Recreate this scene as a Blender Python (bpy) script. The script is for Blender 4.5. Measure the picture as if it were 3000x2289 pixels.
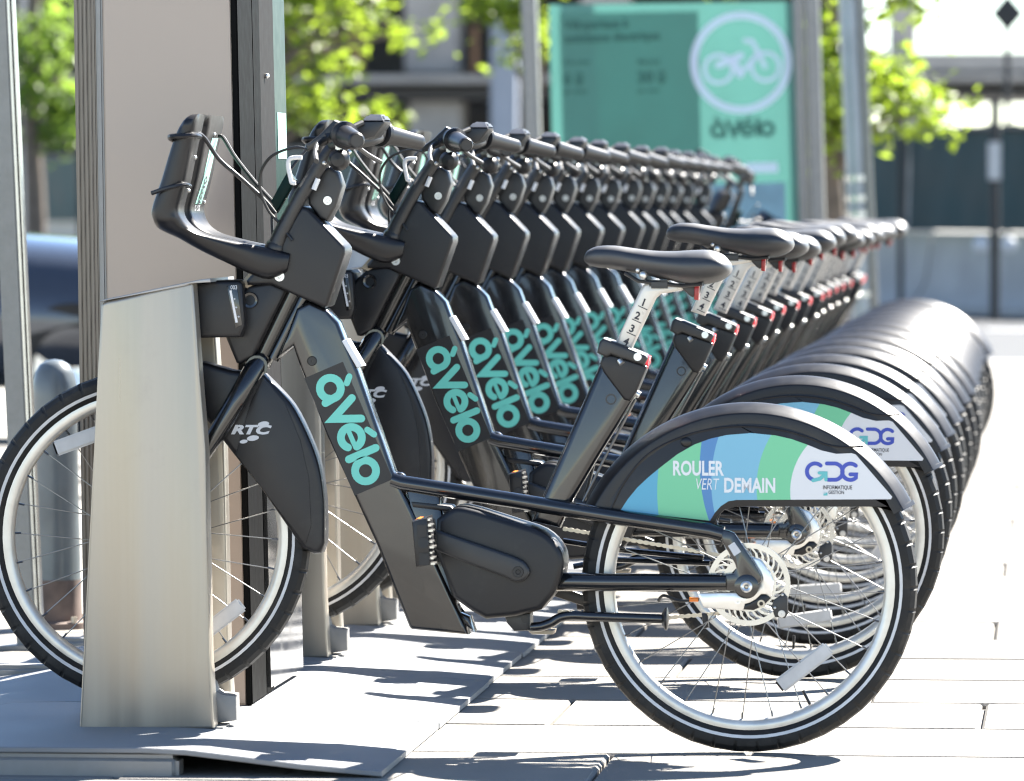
import bpy, bmesh, math, random
from mathutils import Vector, Matrix
R=math.radians
random.seed(7)
SC=bpy.context.scene
for o in list(bpy.data.objects): bpy.data.objects.remove(o)

# ------------------------------------------------------------------ camera
FPX=16000.0
PSI=math.atan(.1); PIT=math.atan((1144.5-595)/FPX)
FW=Vector((-math.sin(PSI)*math.cos(PIT),math.cos(PSI)*math.cos(PIT),-math.sin(PIT)))
RT=Vector((math.cos(PSI),math.sin(PSI),0)); UP=RT.cross(FW)
CAM=Vector((0.6076,-10.8036,1.0906))
cd=bpy.data.cameras.new('camera'); cam=bpy.data.objects.new('camera',cd); SC.collection.objects.link(cam)
cam.location=CAM; cam.rotation_euler=(math.pi/2-PIT,0,PSI)
cd.sensor_width=36; cd.lens=FPX/3000*36; cd.clip_start=.1; cd.clip_end=3000
cd.dof.use_dof=True; cd.dof.focus_distance=11.5; cd.dof.aperture_fstop=6.0; cd.dof.aperture_blades=0
SC.camera=cam
# ------------------------------------------------------------------ sky, sun, exposure
SUN=Vector((.6,.83,1.0)).normalized()
w=bpy.data.worlds.new('World'); SC.world=w; w.use_nodes=True
nt=w.node_tree; nt.nodes.clear()
sky=nt.nodes.new('ShaderNodeTexSky'); sky.sky_type='NISHITA'; sky.sun_disc=False
sky.sun_elevation=math.asin(SUN.z); sky.sun_rotation=math.atan2(SUN.x,SUN.y)
sky.air_density=.8; sky.dust_density=0; sky.ozone_density=1.0
bg=nt.nodes.new('ShaderNodeBackground'); bg.inputs[1].default_value=.05
wo=nt.nodes.new('ShaderNodeOutputWorld')
nt.links.new(sky.outputs[0],bg.inputs[0]); nt.links.new(bg.outputs[0],wo.inputs[0])
sl=bpy.data.lights.new('sun','SUN'); so=bpy.data.objects.new('sun',sl); SC.collection.objects.link(so)
sl.energy=5.0; sl.angle=R(.53); sl.color=(1,.95,.87)
so.rotation_euler=SUN.to_track_quat('Z','Y').to_euler(); so.location=(5,5,12)
SC.view_settings.view_transform='Standard'; SC.view_settings.look='None'
SC.view_settings.exposure=2.65; SC.view_settings.gamma=1.0; SC.view_settings.use_curve_mapping=False
SC.render.engine='CYCLES'; SC.cycles.filter_width=1.0

# ------------------------------------------------------------------ measuring helpers: photo measure -> metres on the plane y
def ray(px,py): return FW+RT*((px-1500)/FPX)-UP*((py-1144.5)/FPX)
def P(px,py,y=0.0):
    r=ray(px,py); t=(y-CAM.y)/r.y
    return (CAM.x+t*r.x, CAM.z+t*r.z)
def P3(px,py,y=0.0):
    x,z=P(px,py,y); return Vector((x,y,z))
def PL(pts,y=0.0): return [P(a,b,y) for a,b in pts]
def G(px,py,z=0.0):
    r=ray(px,py); t=(z-CAM.z)/r.z
    return Vector((CAM.x+t*r.x,CAM.y+t*r.y,z))

# ------------------------------------------------------------------ materials
MAT={}
def mat(name,base,rough=.5,metal=0,spec=.5,coat=0,var=.12,vscale=30,bump=0,bscale=300,rvar=.1,emit=None,trans=0,alpha=None,stretch=None):
    m=bpy.data.materials.new(name); m.use_nodes=True; MAT[name]=m
    t=m.node_tree; b=t.nodes['Principled BSDF']
    b.inputs['Metallic'].default_value=metal
    b.inputs['Specular IOR Level'].default_value=spec
    b.inputs['Coat Weight'].default_value=coat; b.inputs['Coat IOR'].default_value=1.42+.0*(name=='gloss_black'); b.inputs['Coat Roughness'].default_value=.06
    if trans: b.inputs['Transmission Weight'].default_value=trans
    tc=t.nodes.new('ShaderNodeTexCoord'); mp=t.nodes.new('ShaderNodeMapping')
    t.links.new(tc.outputs['Object'],mp.inputs[0])
    if stretch: mp.inputs['Scale'].default_value=stretch
    n=t.nodes.new('ShaderNodeTexNoise'); n.inputs['Scale'].default_value=vscale; n.inputs['Detail'].default_value=5
    t.links.new(mp.outputs[0],n.inputs[0])
    mr=t.nodes.new('ShaderNodeMapRange'); mr.inputs[1].default_value=.25; mr.inputs[2].default_value=.75
    mr.inputs[3].default_value=1-var; mr.inputs[4].default_value=1+var
    t.links.new(n.outputs[0],mr.inputs[0])
    mx=t.nodes.new('ShaderNodeMix'); mx.data_type='RGBA'; mx.blend_type='MULTIPLY'; mx.inputs[0].default_value=1
    mx.inputs[6].default_value=(*base,1); t.links.new(mr.outputs[0],mx.inputs[7])
    t.links.new(mx.outputs[2],b.inputs['Base Color'])
    rr=t.nodes.new('ShaderNodeMapRange'); rr.inputs[1].default_value=.25; rr.inputs[2].default_value=.75
    rr.inputs[3].default_value=max(.02,rough*(1-rvar)); rr.inputs[4].default_value=min(1,rough*(1+rvar))
    t.links.new(n.outputs[0],rr.inputs[0]); t.links.new(rr.outputs[0],b.inputs['Roughness'])
    if bump:
        n2=t.nodes.new('ShaderNodeTexNoise'); n2.inputs['Scale'].default_value=bscale; n2.inputs['Detail'].default_value=3
        t.links.new(mp.outputs[0],n2.inputs[0])
        bp=t.nodes.new('ShaderNodeBump'); bp.inputs['Strength'].default_value=bump; bp.inputs['Distance'].default_value=.002 if bscale<300 else .00025
        t.links.new(n2.outputs[0],bp.inputs['Height']); t.links.new(bp.outputs[0],b.inputs['Normal'])
    if emit: b.inputs['Emission Color'].default_value=(*emit[:3],1); b.inputs['Emission Strength'].default_value=emit[3]
    return m
mat('gloss_black',(.006,.0065,.008),.2,coat=1.0,rvar=.25)
mat('satin_black',(.009,.0095,.011),.46,spec=.7,bump=.12,bscale=900)
mat('plastic_black',(.010,.010,.012),.38,spec=.42,bump=.25,bscale=700)
mat('dark_plastic',(.007,.007,.009),.36,spec=.45,bump=.1,bscale=600)
mat('rubber',(.016,.0155,.015),.6,spec=.3,bump=.3,bscale=350,var=.25,vscale=18)
mat('saddle_vinyl',(.009,.010,.013),.48,spec=1.0,bump=.2,bscale=1100)
mat('rim_metal',(0.624,0.608,0.562),.32,metal=.55)
mat('spoke_metal',(.16,.16,.16),.3,metal=.8)
mat('silver',(.72,.72,.70),.3,metal=.85)
mat('bright_steel',(.50,.49,.47),.24,metal=.9)
mat('chain_metal',(.50,.45,.37),.38,metal=.8)
mat('stripe_white',(0.624,0.624,0.624),.4)
mat('post_white',(0.624,0.593,0.538),.3,metal=.25)
mat('sticker_white',(0.697,0.705,0.722),.35,var=.03)
mat('print_black',(.02,.02,.03),.5)
mat('print_white',(0.705,0.722,0.738),.4,var=.03)
mat('print_grey',(0.530,0.546,0.569),.4,var=.03)
mat('print_blue',(0.035,0.066,0.406),.4,var=.03)
mat('print_teal',(0.109,0.452,0.468),.4,var=.03)
mat('mint',(0.133,0.562,0.468),.35,var=.04)
mat('mint_pale',(0.312,0.608,0.499),.4,var=.15,vscale=60)
mat('red_lens',(.62,.02,.035),.2,coat=.5,emit=(1,.03,.06,.12))
mat('red_reflector',(.32,.02,.02),.25)
mat('orange',(.8,.22,.03),.3)
mat('reflector_white',(.50,.50,.50),.3,bump=.4,bscale=500)
mat('tan_foot_lit_underside',(.36,.30,.22),.5)
mat('dock_steel',(.375,.338,.285),.38,metal=.75,var=.26,vscale=11,stretch=(1.0,1.0,.04),rvar=.4,bump=.03,bscale=120)
mat('dock_edge',(0.328,0.328,0.328),.42,metal=.6)
mat('dock_grey',(0.234,0.230,0.222),.5,metal=.3,var=.08)
mat('plate_metal',(.20,.204,.21),.55,metal=.15,bump=.35,bscale=260,var=.12,vscale=6)
mat('kiosk_taupe',(.335,.275,.235),.36,metal=.25,var=.05,vscale=2.5,coat=.2)
mat('kiosk_profile',(0.156,0.136,0.117),.35,metal=.5,var=.2,vscale=10,stretch=(30,30,.05))
mat('kiosk_black',(.006,.006,.006),.6,spec=.03)
mat('kiosk_grey',(.02,.019,.019),.6,spec=.05)
mat('glass_dark',(.004,.022,.019),.35,spec=.1)
mat('skirt_steel',(.20,.20,.20),.10,metal=.9,rvar=.5,vscale=12)
mat('post_grey',(0.234,0.234,0.222),.45,metal=.35,bump=.25,bscale=120)
mat('bollard_paint',(.095,.112,.122),.34,var=.25,vscale=9,coat=.3)
mat('rust',(.115,.085,.072),.8,var=.5,vscale=14)
mat('alu_frame',(.20,.198,.197),.36,metal=.55)
mat('pole_grey',(0.257,0.289,0.320),.42,metal=.45,var=.2,vscale=6)
mat('poster_teal',(.068,.205,.176),.45,var=.10,vscale=3)
mat('poster_dark',(.075,.245,.205),.45,var=.1,vscale=3)
mat('poster_blue',(.20,.33,.45),.45,var=.35,vscale=4)
mat('poster_text',(.012,.10,.08),.5)
mat('poster_lilac',(.62,.70,.85),.45,var=.03)
mat('fence_green',(0.0103,0.0379,0.0425),.75,var=.35,vscale=1.2,bump=.3,bscale=12)
mat('steel_dark',(.022,.021,.021),.6,var=.3,vscale=2)
mat('concrete_dark',(0.2939,0.2851,0.2762),.85,var=.2,vscale=1.5)
mat('concrete',(0.328,0.328,0.328),.85,var=.18,vscale=2)
mat('concrete_blue',(0.187,0.218,0.273),.8,var=.1,vscale=1)
mat('wood_form',(.16,.09,.05),.8,var=.3,vscale=2)
mat('bark',(.12,.095,.075),.9,var=.35,vscale=12)
mat('car_blue',(.040,.048,.065),.22,coat=1.0,metal=.3,var=.05)
mat('car_glass',(.02,.03,.04),.05,coat=.5)
mat('asphalt',(.032,.035,.040),.9,var=.2,vscale=3,bump=.5,bscale=60)
mat('road_paint',(.7,.7,.68),.7)
mat('slab',(.185,.172,.153),.82,var=.12,vscale=4,bump=.5,bscale=140)
mat('joint',(.16,.15,.135),.95,var=.3,vscale=20)
mat('far_ground',(0.281,0.273,0.250),.9,var=.15,vscale=.6)
def per_object_tone(name,lo,hi):
    m=MAT[name]; t=m.node_tree; b=t.nodes['Principled BSDF']; src=b.inputs['Base Color'].links[0].from_socket
    oi=t.nodes.new('ShaderNodeObjectInfo'); mr=t.nodes.new('ShaderNodeMapRange'); mr.inputs[3].default_value=lo; mr.inputs[4].default_value=hi
    t.links.new(oi.outputs['Random'],mr.inputs[0]); mx=t.nodes.new('ShaderNodeMix'); mx.data_type='RGBA'; mx.blend_type='MULTIPLY'; mx.inputs[0].default_value=1
    t.links.new(src,mx.inputs[6]); t.links.new(mr.outputs[0],mx.inputs[7]); t.links.new(mx.outputs[2],b.inputs['Base Color'])
per_object_tone('slab',.82,1.15)
def add_stains(name,scale,lo,amount,col):
    m=MAT[name]; t=m.node_tree; b=t.nodes['Principled BSDF']; src=b.inputs['Base Color'].links[0].from_socket
    g_=t.nodes.new('ShaderNodeNewGeometry'); n=t.nodes.new('ShaderNodeTexNoise'); n.inputs['Scale'].default_value=scale; n.inputs['Detail'].default_value=8; n.inputs['Roughness'].default_value=.7
    t.links.new(g_.outputs['Position'],n.inputs[0]); mr=t.nodes.new('ShaderNodeMapRange'); mr.inputs[1].default_value=lo; mr.inputs[2].default_value=lo+.14; mr.inputs[4].default_value=amount
    t.links.new(n.outputs[0],mr.inputs[0]); mx=t.nodes.new('ShaderNodeMix'); mx.data_type='RGBA'; mx.inputs[7].default_value=(*col,1)
    t.links.new(mr.outputs[0],mx.inputs[0]); t.links.new(src,mx.inputs[6]); t.links.new(mx.outputs[2],b.inputs['Base Color'])
add_stains('slab',2.6,.56,.40,(.12,.11,.10)); add_stains('plate_metal',5,.6,.35,(.12,.12,.12))
add_stains('plastic_black',9,.58,.20,(.06,.055,.05)); add_stains('rubber',11,.5,.5,(.05,.045,.04)); add_stains('gloss_black',14,.62,.25,(.05,.046,.04))
add_stains('dock_steel',4,.60,.25,(.25,.22,.19))
# leaves: light passes through
def leaf_mat(name,c,ct):
    m=bpy.data.materials.new(name); m.use_nodes=True; MAT[name]=m; t=m.node_tree; b=t.nodes['Principled BSDF']
    b.inputs['Roughness'].default_value=.5
    oi=t.nodes.new('ShaderNodeTexCoord'); n=t.nodes.new('ShaderNodeTexNoise'); n.inputs['Scale'].default_value=3
    t.links.new(oi.outputs['Object'],n.inputs[0])
    cr=t.nodes.new('ShaderNodeMix'); cr.data_type='RGBA'; cr.inputs[6].default_value=(c[0]*.7,c[1]*.75,c[2]*.7,1); cr.inputs[7].default_value=(c[0]*1.4,c[1]*1.25,c[2],1)
    t.links.new(n.outputs[0],cr.inputs[0]); t.links.new(cr.outputs[2],b.inputs['Base Color'])
    tr=t.nodes.new('ShaderNodeBsdfTranslucent'); tr.inputs[0].default_value=(*ct,1)
    ms=t.nodes.new('ShaderNodeMixShader'); ms.inputs[0].default_value=.5
    t.links.new(b.outputs[0],ms.inputs[1]); t.links.new(tr.outputs[0],ms.inputs[2])
    t.links.new(ms.outputs[0],t.nodes['Material Output'].inputs[0])
leaf_mat('leaf',(.10,.15,.02),(.32,.44,.04))
leaf_mat('leaf_dark',(.06,.11,.03),(.26,.40,.06))
# fender graphic: bands of flat print, boundaries are circles round points right of the panel
def band_mat():
    m=bpy.data.materials.new('fender_print'); m.use_nodes=True; MAT['fender_print']=m; t=m.node_tree; b=t.nodes['Principled BSDF']
    b.inputs['Roughness'].default_value=.35
    tc=t.nodes.new('ShaderNodeTexCoord')
    def S3p(x,y): return P(1700+x*.4768,1100+y*.4768,-.0465)
    k=.4768/1478
    cols=dict(blue=(0.078,0.351,0.515,1),green=(0.156,0.530,0.296,1),dblue=(0.062,0.211,0.452,1),lblue=(0.172,0.429,0.577,1),white=(0.663,0.671,0.686,1))
    cur=None
    def rgb(c):
        n=t.nodes.new('ShaderNodeRGB'); n.outputs[0].default_value=cols[c]; return n.outputs[0]
    cur=rgb('blue')
    for (cx,cy,rad,c) in [(1700,720,1222,'green'),(1760,560,1020,'dblue'),(1700,660,890,'lblue'),(1700,690,613,'green'),(1725,715,432,'white')]:
        x,z=S3p(cx,cy)
        d=t.nodes.new('ShaderNodeVectorMath'); d.operation='DISTANCE'
        # flatten depth
        fl=t.nodes.new('ShaderNodeVectorMath'); fl.operation='MULTIPLY'; fl.inputs[1].default_value=(1,0,1)
        t.links.new(tc.outputs['Object'],fl.inputs[0]); t.links.new(fl.outputs[0],d.inputs[0]); d.inputs[1].default_value=(x,0,z)
        lt=t.nodes.new('ShaderNodeMath'); lt.operation='LESS_THAN'; lt.inputs[1].default_value=rad*k
        t.links.new(d.outputs['Value'],lt.inputs[0])
        mx=t.nodes.new('ShaderNodeMix'); mx.data_type='RGBA'
        t.links.new(lt.outputs[0],mx.inputs[0]); t.links.new(cur,mx.inputs[6]); t.links.new(rgb(c),mx.inputs[7])
        cur=mx.outputs[2]
    t.links.new(cur,b.inputs['Base Color'])
band_mat()

# ------------------------------------------------------------------ mesh helpers
class M:
    def __init__(s): s.v=[]; s.f=[]
    def add(s,vs,fs):
        o=len(s.v); s.v+= [tuple(v) for v in vs]; s.f+= [tuple(i+o for i in f) for f in fs]; return s
    def bm(s,b):
        b.verts.index_update(); s.add([v.co for v in b.verts],[[v.index for v in f.verts] for f in b.faces]); b.free(); return s
    def tube(s,pts,r,n=10,caps=True,sy=1.0):
        pts=[Vector(p) for p in pts]; k=len(pts)
        if not hasattr(r,'__len__'): r=[r]*k
        T=[(pts[min(i+1,k-1)]-pts[max(i-1,0)]).normalized() for i in range(k)]
        a=Vector((0,1,0)) if abs(T[0].y)<.9 else Vector((1,0,0))
        N=(a-T[0]*a.dot(T[0])).normalized(); vs=[];fs=[]
        for i in range(k):
            N=(N-T[i]*N.dot(T[i])).normalized(); Bn=T[i].cross(N)
            for j in range(n):
                an=2*math.pi*j/n; vs.append(pts[i]+(N*math.cos(an)*sy+Bn*math.sin(an))*r[i])
        for i in range(k-1):
            for j in range(n):
                fs.append((i*n+j,i*n+(j+1)%n,(i+1)*n+(j+1)%n,(i+1)*n+j))
        if caps: fs.append(tuple(range(n))[::-1]); fs.append(tuple((k-1)*n+j for j in range(n)))
        return s.add(vs,fs)
    def revolve(s,prof,n=64,cx=0,cz=0,a0=0,a1=360,closed=True):
        # prof: list of (r,y); about the y axis through (cx,cz)
        full=abs(a1-a0)>=360; m=n if full else n+1; k=len(prof); vs=[];fs=[]
        for i in range(m):
            a=R(a0+(a1-a0)*i/n)
            for r,y in prof: vs.append((cx+r*math.cos(a),y,cz+r*math.sin(a)))
        for i in range(n):
            i2=(i+1)%m
            for j in range(k if closed else k-1):
                j2=(j+1)%k; fs.append((i*k+j,i2*k+j,i2*k+j2,i*k+j2))
        if not full and closed: fs.append(tuple(range(k))); fs.append(tuple((m-1)*k+j for j in range(k))[::-1])
        return s.add(vs,fs)
    def prism(s,poly,y0,y1,bev=0,seg=2):
        b=bmesh.new(); v0=[b.verts.new((x,y0,z)) for x,z in poly]
        f=b.faces.new(v0); ex=bmesh.ops.extrude_face_region(b,geom=[f])
        for v in ex['geom']:
            if isinstance(v,bmesh.types.BMVert): v.co.y=y1
        bmesh.ops.recalc_face_normals(b,faces=b.faces[:])
        if bev:
            es=[e for e in b.edges if abs(e.verts[0].co.y-e.verts[1].co.y)<1e-7]
            bmesh.ops.bevel(b,geom=es,offset=bev,segments=seg,affect='EDGES',clamp_overlap=True,profile=.5)
        return s.bm(b)
    def box(s,lo,hi,bev=0,seg=2):
        b=bmesh.new(); bmesh.ops.create_cube(b,size=1)
        for v in b.verts:
            v.co=Vector([(lo[i]+hi[i])/2+v.co[i]*(hi[i]-lo[i]) for i in range(3)])
        if bev: bmesh.ops.bevel(b,geom=b.edges[:],offset=bev,segments=seg,affect='EDGES',clamp_overlap=True)
        return s.bm(b)
    def sphere(s,c,r,n=12,sc=(1,1,1)):
        b=bmesh.new(); bmesh.ops.create_uvsphere(b,u_segments=n,v_segments=n//2+2,radius=r)
        for v in b.verts: v.co=Vector((c[0]+v.co.x*sc[0],c[1]+v.co.y*sc[1],c[2]+v.co.z*sc[2]))
        return s.bm(b)
    def ribbon(s,pts,wd,fr,closed=False,lift=0,cap=True,nc=6):
        # flat stroke in a local frame fr=(origin,u,v,n)
        O,u,v,n=fr; pts=[Vector((p[0],p[1])) for p in pts]; k=len(pts); h=wd/2; L=[];Rr=[]
        for i in range(k):
            p=pts[i]
            if closed: a=pts[(i-1)%k]; c=pts[(i+1)%k]
            else: a=pts[max(i-1,0)]; c=pts[min(i+1,k-1)]
            d1=(p-a).normalized() if (p-a).length>1e-9 else (c-p).normalized()
            d2=(c-p).normalized() if (c-p).length>1e-9 else d1
            n1=Vector((-d1.y,d1.x)); n2=Vector((-d2.y,d2.x)); m=(n1+n2)
            m=m.normalized() if m.length>1e-6 else n1
            q=h/max(.35,m.dot(n1)); L.append(p+m*q); Rr.append(p-m*q)
        W=lambda q: O+u*q.x+v*q.y+n*lift
        vs=[W(q) for q in L]+[W(q) for q in Rr]; fs=[]
        for i in range(k if closed else k-1):
            j=(i+1)%k; fs.append((i,j,k+j,k+i))
        if not closed and cap:
            for (e,o) in ((0,1),(k-1,k-2)):
                d=(pts[e]-pts[o]).normalized(); nn=Vector((-d.y,d.x)); base=len(vs)
                arc=[pts[e]+nn*h*math.cos(t)+d*h*math.sin(t) for t in [math.pi*i/nc for i in range(1,nc)]]
                vs+= [W(q) for q in arc]
                ends=(e,k+e) if e else (k+e,e)
                a,b_=(e,k+e)
                # left edge is +nn relative to travel direction
                if e==0: a,b_=k+e,e
                fs.append((a,*range(base,base+len(arc)),b_))
        return s.add(vs,fs)
COL=SC.collection
def new_obj(name,me,parent=None,material=None):
    o=bpy.data.objects.new(name,me); COL.objects.link(o)
    if parent is not None: o.parent=parent
    if material and me is not None and not me.materials: me.materials.append(MAT[material])
    return o
def mesh(name,m,material,angle=38,flip=False):
    me=bpy.data.meshes.new(name); me.from_pydata(m.v,[],m.f); me.validate()
    b=bmesh.new(); b.from_mesh(me); bmesh.ops.recalc_face_normals(b,faces=b.faces[:]); b.to_mesh(me); b.free()
    me.shade_smooth(); me.set_sharp_from_angle(angle=R(angle)); me.materials.append(MAT[material]); return me
def obj(name,m,material,parent=None,angle=38): return new_obj(name,mesh(name,m,material,angle),parent)
def thing(name,label,cat,loc=(0,0,0),group=None):
    o=bpy.data.objects.new(name,None); COL.objects.link(o); o.location=loc; o.empty_display_size=.1
    o['label']=label; o['category']=cat
    if group: o['group']=group
    return o
def tag(o,label,cat,group=None):
    o['label']=label; o['category']=cat
    if group: o['group']=group
    return o
def struct(o): o['kind']='structure'; return o
def copy_tree(o,parent=None):
    c=o.copy(); COL.objects.link(c)
    if parent is not None: c.parent=parent
    for ch in o.children: copy_tree(ch,c)
    return c
def spline(pts,n=6,closed=False):
    out=[];k=len(pts); rng=range(k) if closed else range(k-1)
    for i in rng:
        g=lambda j: pts[j%k] if closed else pts[max(0,min(k-1,j))]
        p0,p1,p2,p3=g(i-1),g(i),g(i+1),g(i+2)
        for t in range(n):
            t/=n; out.append(tuple(.5*((2*p1[d])+(-p0[d]+p2[d])*t+(2*p0[d]-5*p1[d]+4*p2[d]-p3[d])*t*t+(-p0[d]+3*p1[d]-3*p2[d]+p3[d])*t**3) for d in range(len(p1))))
    if not closed: out.append(tuple(pts[-1]))
    return out
def arc(cx,cy,r,a0,a1,n=16): return [(cx+r*math.cos(R(a0+(a1-a0)*i/n)),cy+r*math.sin(R(a0+(a1-a0)*i/n))) for i in range(n+1)]
def ring(cx,cy,r,n=28): return arc(cx,cy,r,0,360,n)[:-1]
def text_mesh(txt,fr,height,xs=1.0,bold=0,shear=0,align='LEFT',lift=0):
    c=bpy.data.curves.new('lettering','FONT'); c.body=txt; c.size=1; c.offset=bold; c.shear=shear; c.align_x=align; c.resolution_u=3
    o=bpy.data.objects.new('lettering',c); me=bpy.data.meshes.new_from_object(o)
    O,u,v,n=fr; k=height/.70
    m=M(); m.add([O+u*(p.co.x*k*xs)+v*(p.co.y*k)+n*lift for p in me.vertices],[list(p.vertices) for p in me.polygons])
    bpy.data.objects.remove(o); bpy.data.curves.remove(c); bpy.data.meshes.remove(me); return m
def side_frame(px,py,y,dx=1,dy=0):
    # frame on a side face looking at -y: u along photo direction, v up of it
    x,z=P(px,py,y); l=math.hypot(dx,dy); u=Vector((dx/l,0,-dy/l)); v=Vector((dy/l,0,dx/l))
    return (Vector((x,y,z)),u,v,Vector((0,-1,0)))
PX=1/1478.0
def avelo(fr,xh,lift=0):
    # 'aVelo' with accents in round heavy strokes, x-height xh
    m=M(); S=lambda pts:[(a*xh,b*xh) for a,b in pts]; wd=.27*xh
    m.ribbon(S(ring(.46,.5,.365)),wd,fr,True,lift)
    m.ribbon(S([(.80,.62),(.86,.14)]),wd,fr,False,lift+.0002)
    m.ribbon(S([(.34,1.27),(.52,1.10)]),wd*.8,fr,False,lift)
    m.ribbon(S([(1.06,1.06),(1.47,.17),(1.84,1.08)]),wd,fr,False,lift+.0001)
    m.ribbon(S(arc(2.31,.5,.365,8,318,26)),wd,fr,False,lift)
    m.ribbon(S([(2.02,.50),(2.58,.50)]),wd*.62,fr,False,lift+.0002)
    m.ribbon(S([(2.28,1.12),(2.52,1.27)]),wd*.8,fr,False,lift)
    m.ribbon(S([(2.97,.12),(2.97,1.14)]),wd,fr,False,lift)
    m.ribbon(S(ring(3.56,.5,.365)),wd,fr,True,lift)
    return m

# ================================================================== GROUND AND SETTING
g=struct(obj('ground',M().add([(-300,-60,-.06),(300,-60,-.06),(300,900,-.06),(-300,900,-.06)],[(0,1,2,3)]),'far_ground'))
pv=struct(obj('pavement',M().box((-4.2,-3.0,-.2),(4.2,27.0,-.014)),'joint'))
def slab_mesh(wx,wy,seed):
    rr=random.Random(seed); m=M(); b=bmesh.new(); bmesh.ops.create_cube(b,size=1)
    for v in b.verts: v.co=Vector((v.co.x*wx,v.co.y*wy,v.co.z*.05-.025))
    for v in b.verts: v.co.x+=rr.uniform(-.002,.002); v.co.y+=rr.uniform(-.002,.002)
    es=[e for e in b.edges if all(v.co.z>-.01 for v in e.verts)]
    bmesh.ops.bevel(b,geom=es,offset=.006,segments=1,affect='EDGES')
    m.bm(b); return mesh('paving_slab',m,'slab')
SLABS=[slab_mesh(.892,.567,i) for i in range(4)]
rs=random.Random(3); row=0; yy=-2.36
while yy<13.2:
    off=[0,.45,.2,.63][row%4]
    for c in range(-4,2):
        x=c*.9+off+.45
        if x<-3.3 or x>1.6: continue
        o=new_obj('paving_slab',rs.choice(SLABS),pv); o.location=(x,yy+.29,rs.uniform(-.0008,.0008)); o.rotation_euler=(rs.uniform(-.0004,.0004),rs.uniform(-.0004,.0004),rs.choice([0,math.pi]))
    yy+=.58; row+=1
m=M()
while yy<26.8:
    for c in range(-5,5):
        x=c*.9+[0,.45,.2,.63][row%4]+.45
        if abs(x)<3.7: m.box((x-.446,yy+.004,-.05),(x+.446,yy+.576,rs.uniform(-.001,.001)))
    yy+=.58; row+=1
o=obj('paving_slab',m,'slab',pv); o['kind']='stuff'
# kerb, road and verge behind the pavement
kb=struct(obj('kerb',M().box((-60,27.0,-.2),(40,27.25,.0),.02),'concrete'))
rd=struct(obj('road',M().box((-80,27.26,-.3),(60,47.4,-.02)),'asphalt'))
mk=M()
for i in range(-12,8): mk.box((i*4.5,36.9,-.03),(i*4.5+2.2,37.05,-.014))
o=obj('lane_marking',mk,'road_paint',rd)
vg=struct(obj('verge',M().box((-80,47.4,-.3),(60,120,.005)),'far_ground'))

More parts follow.
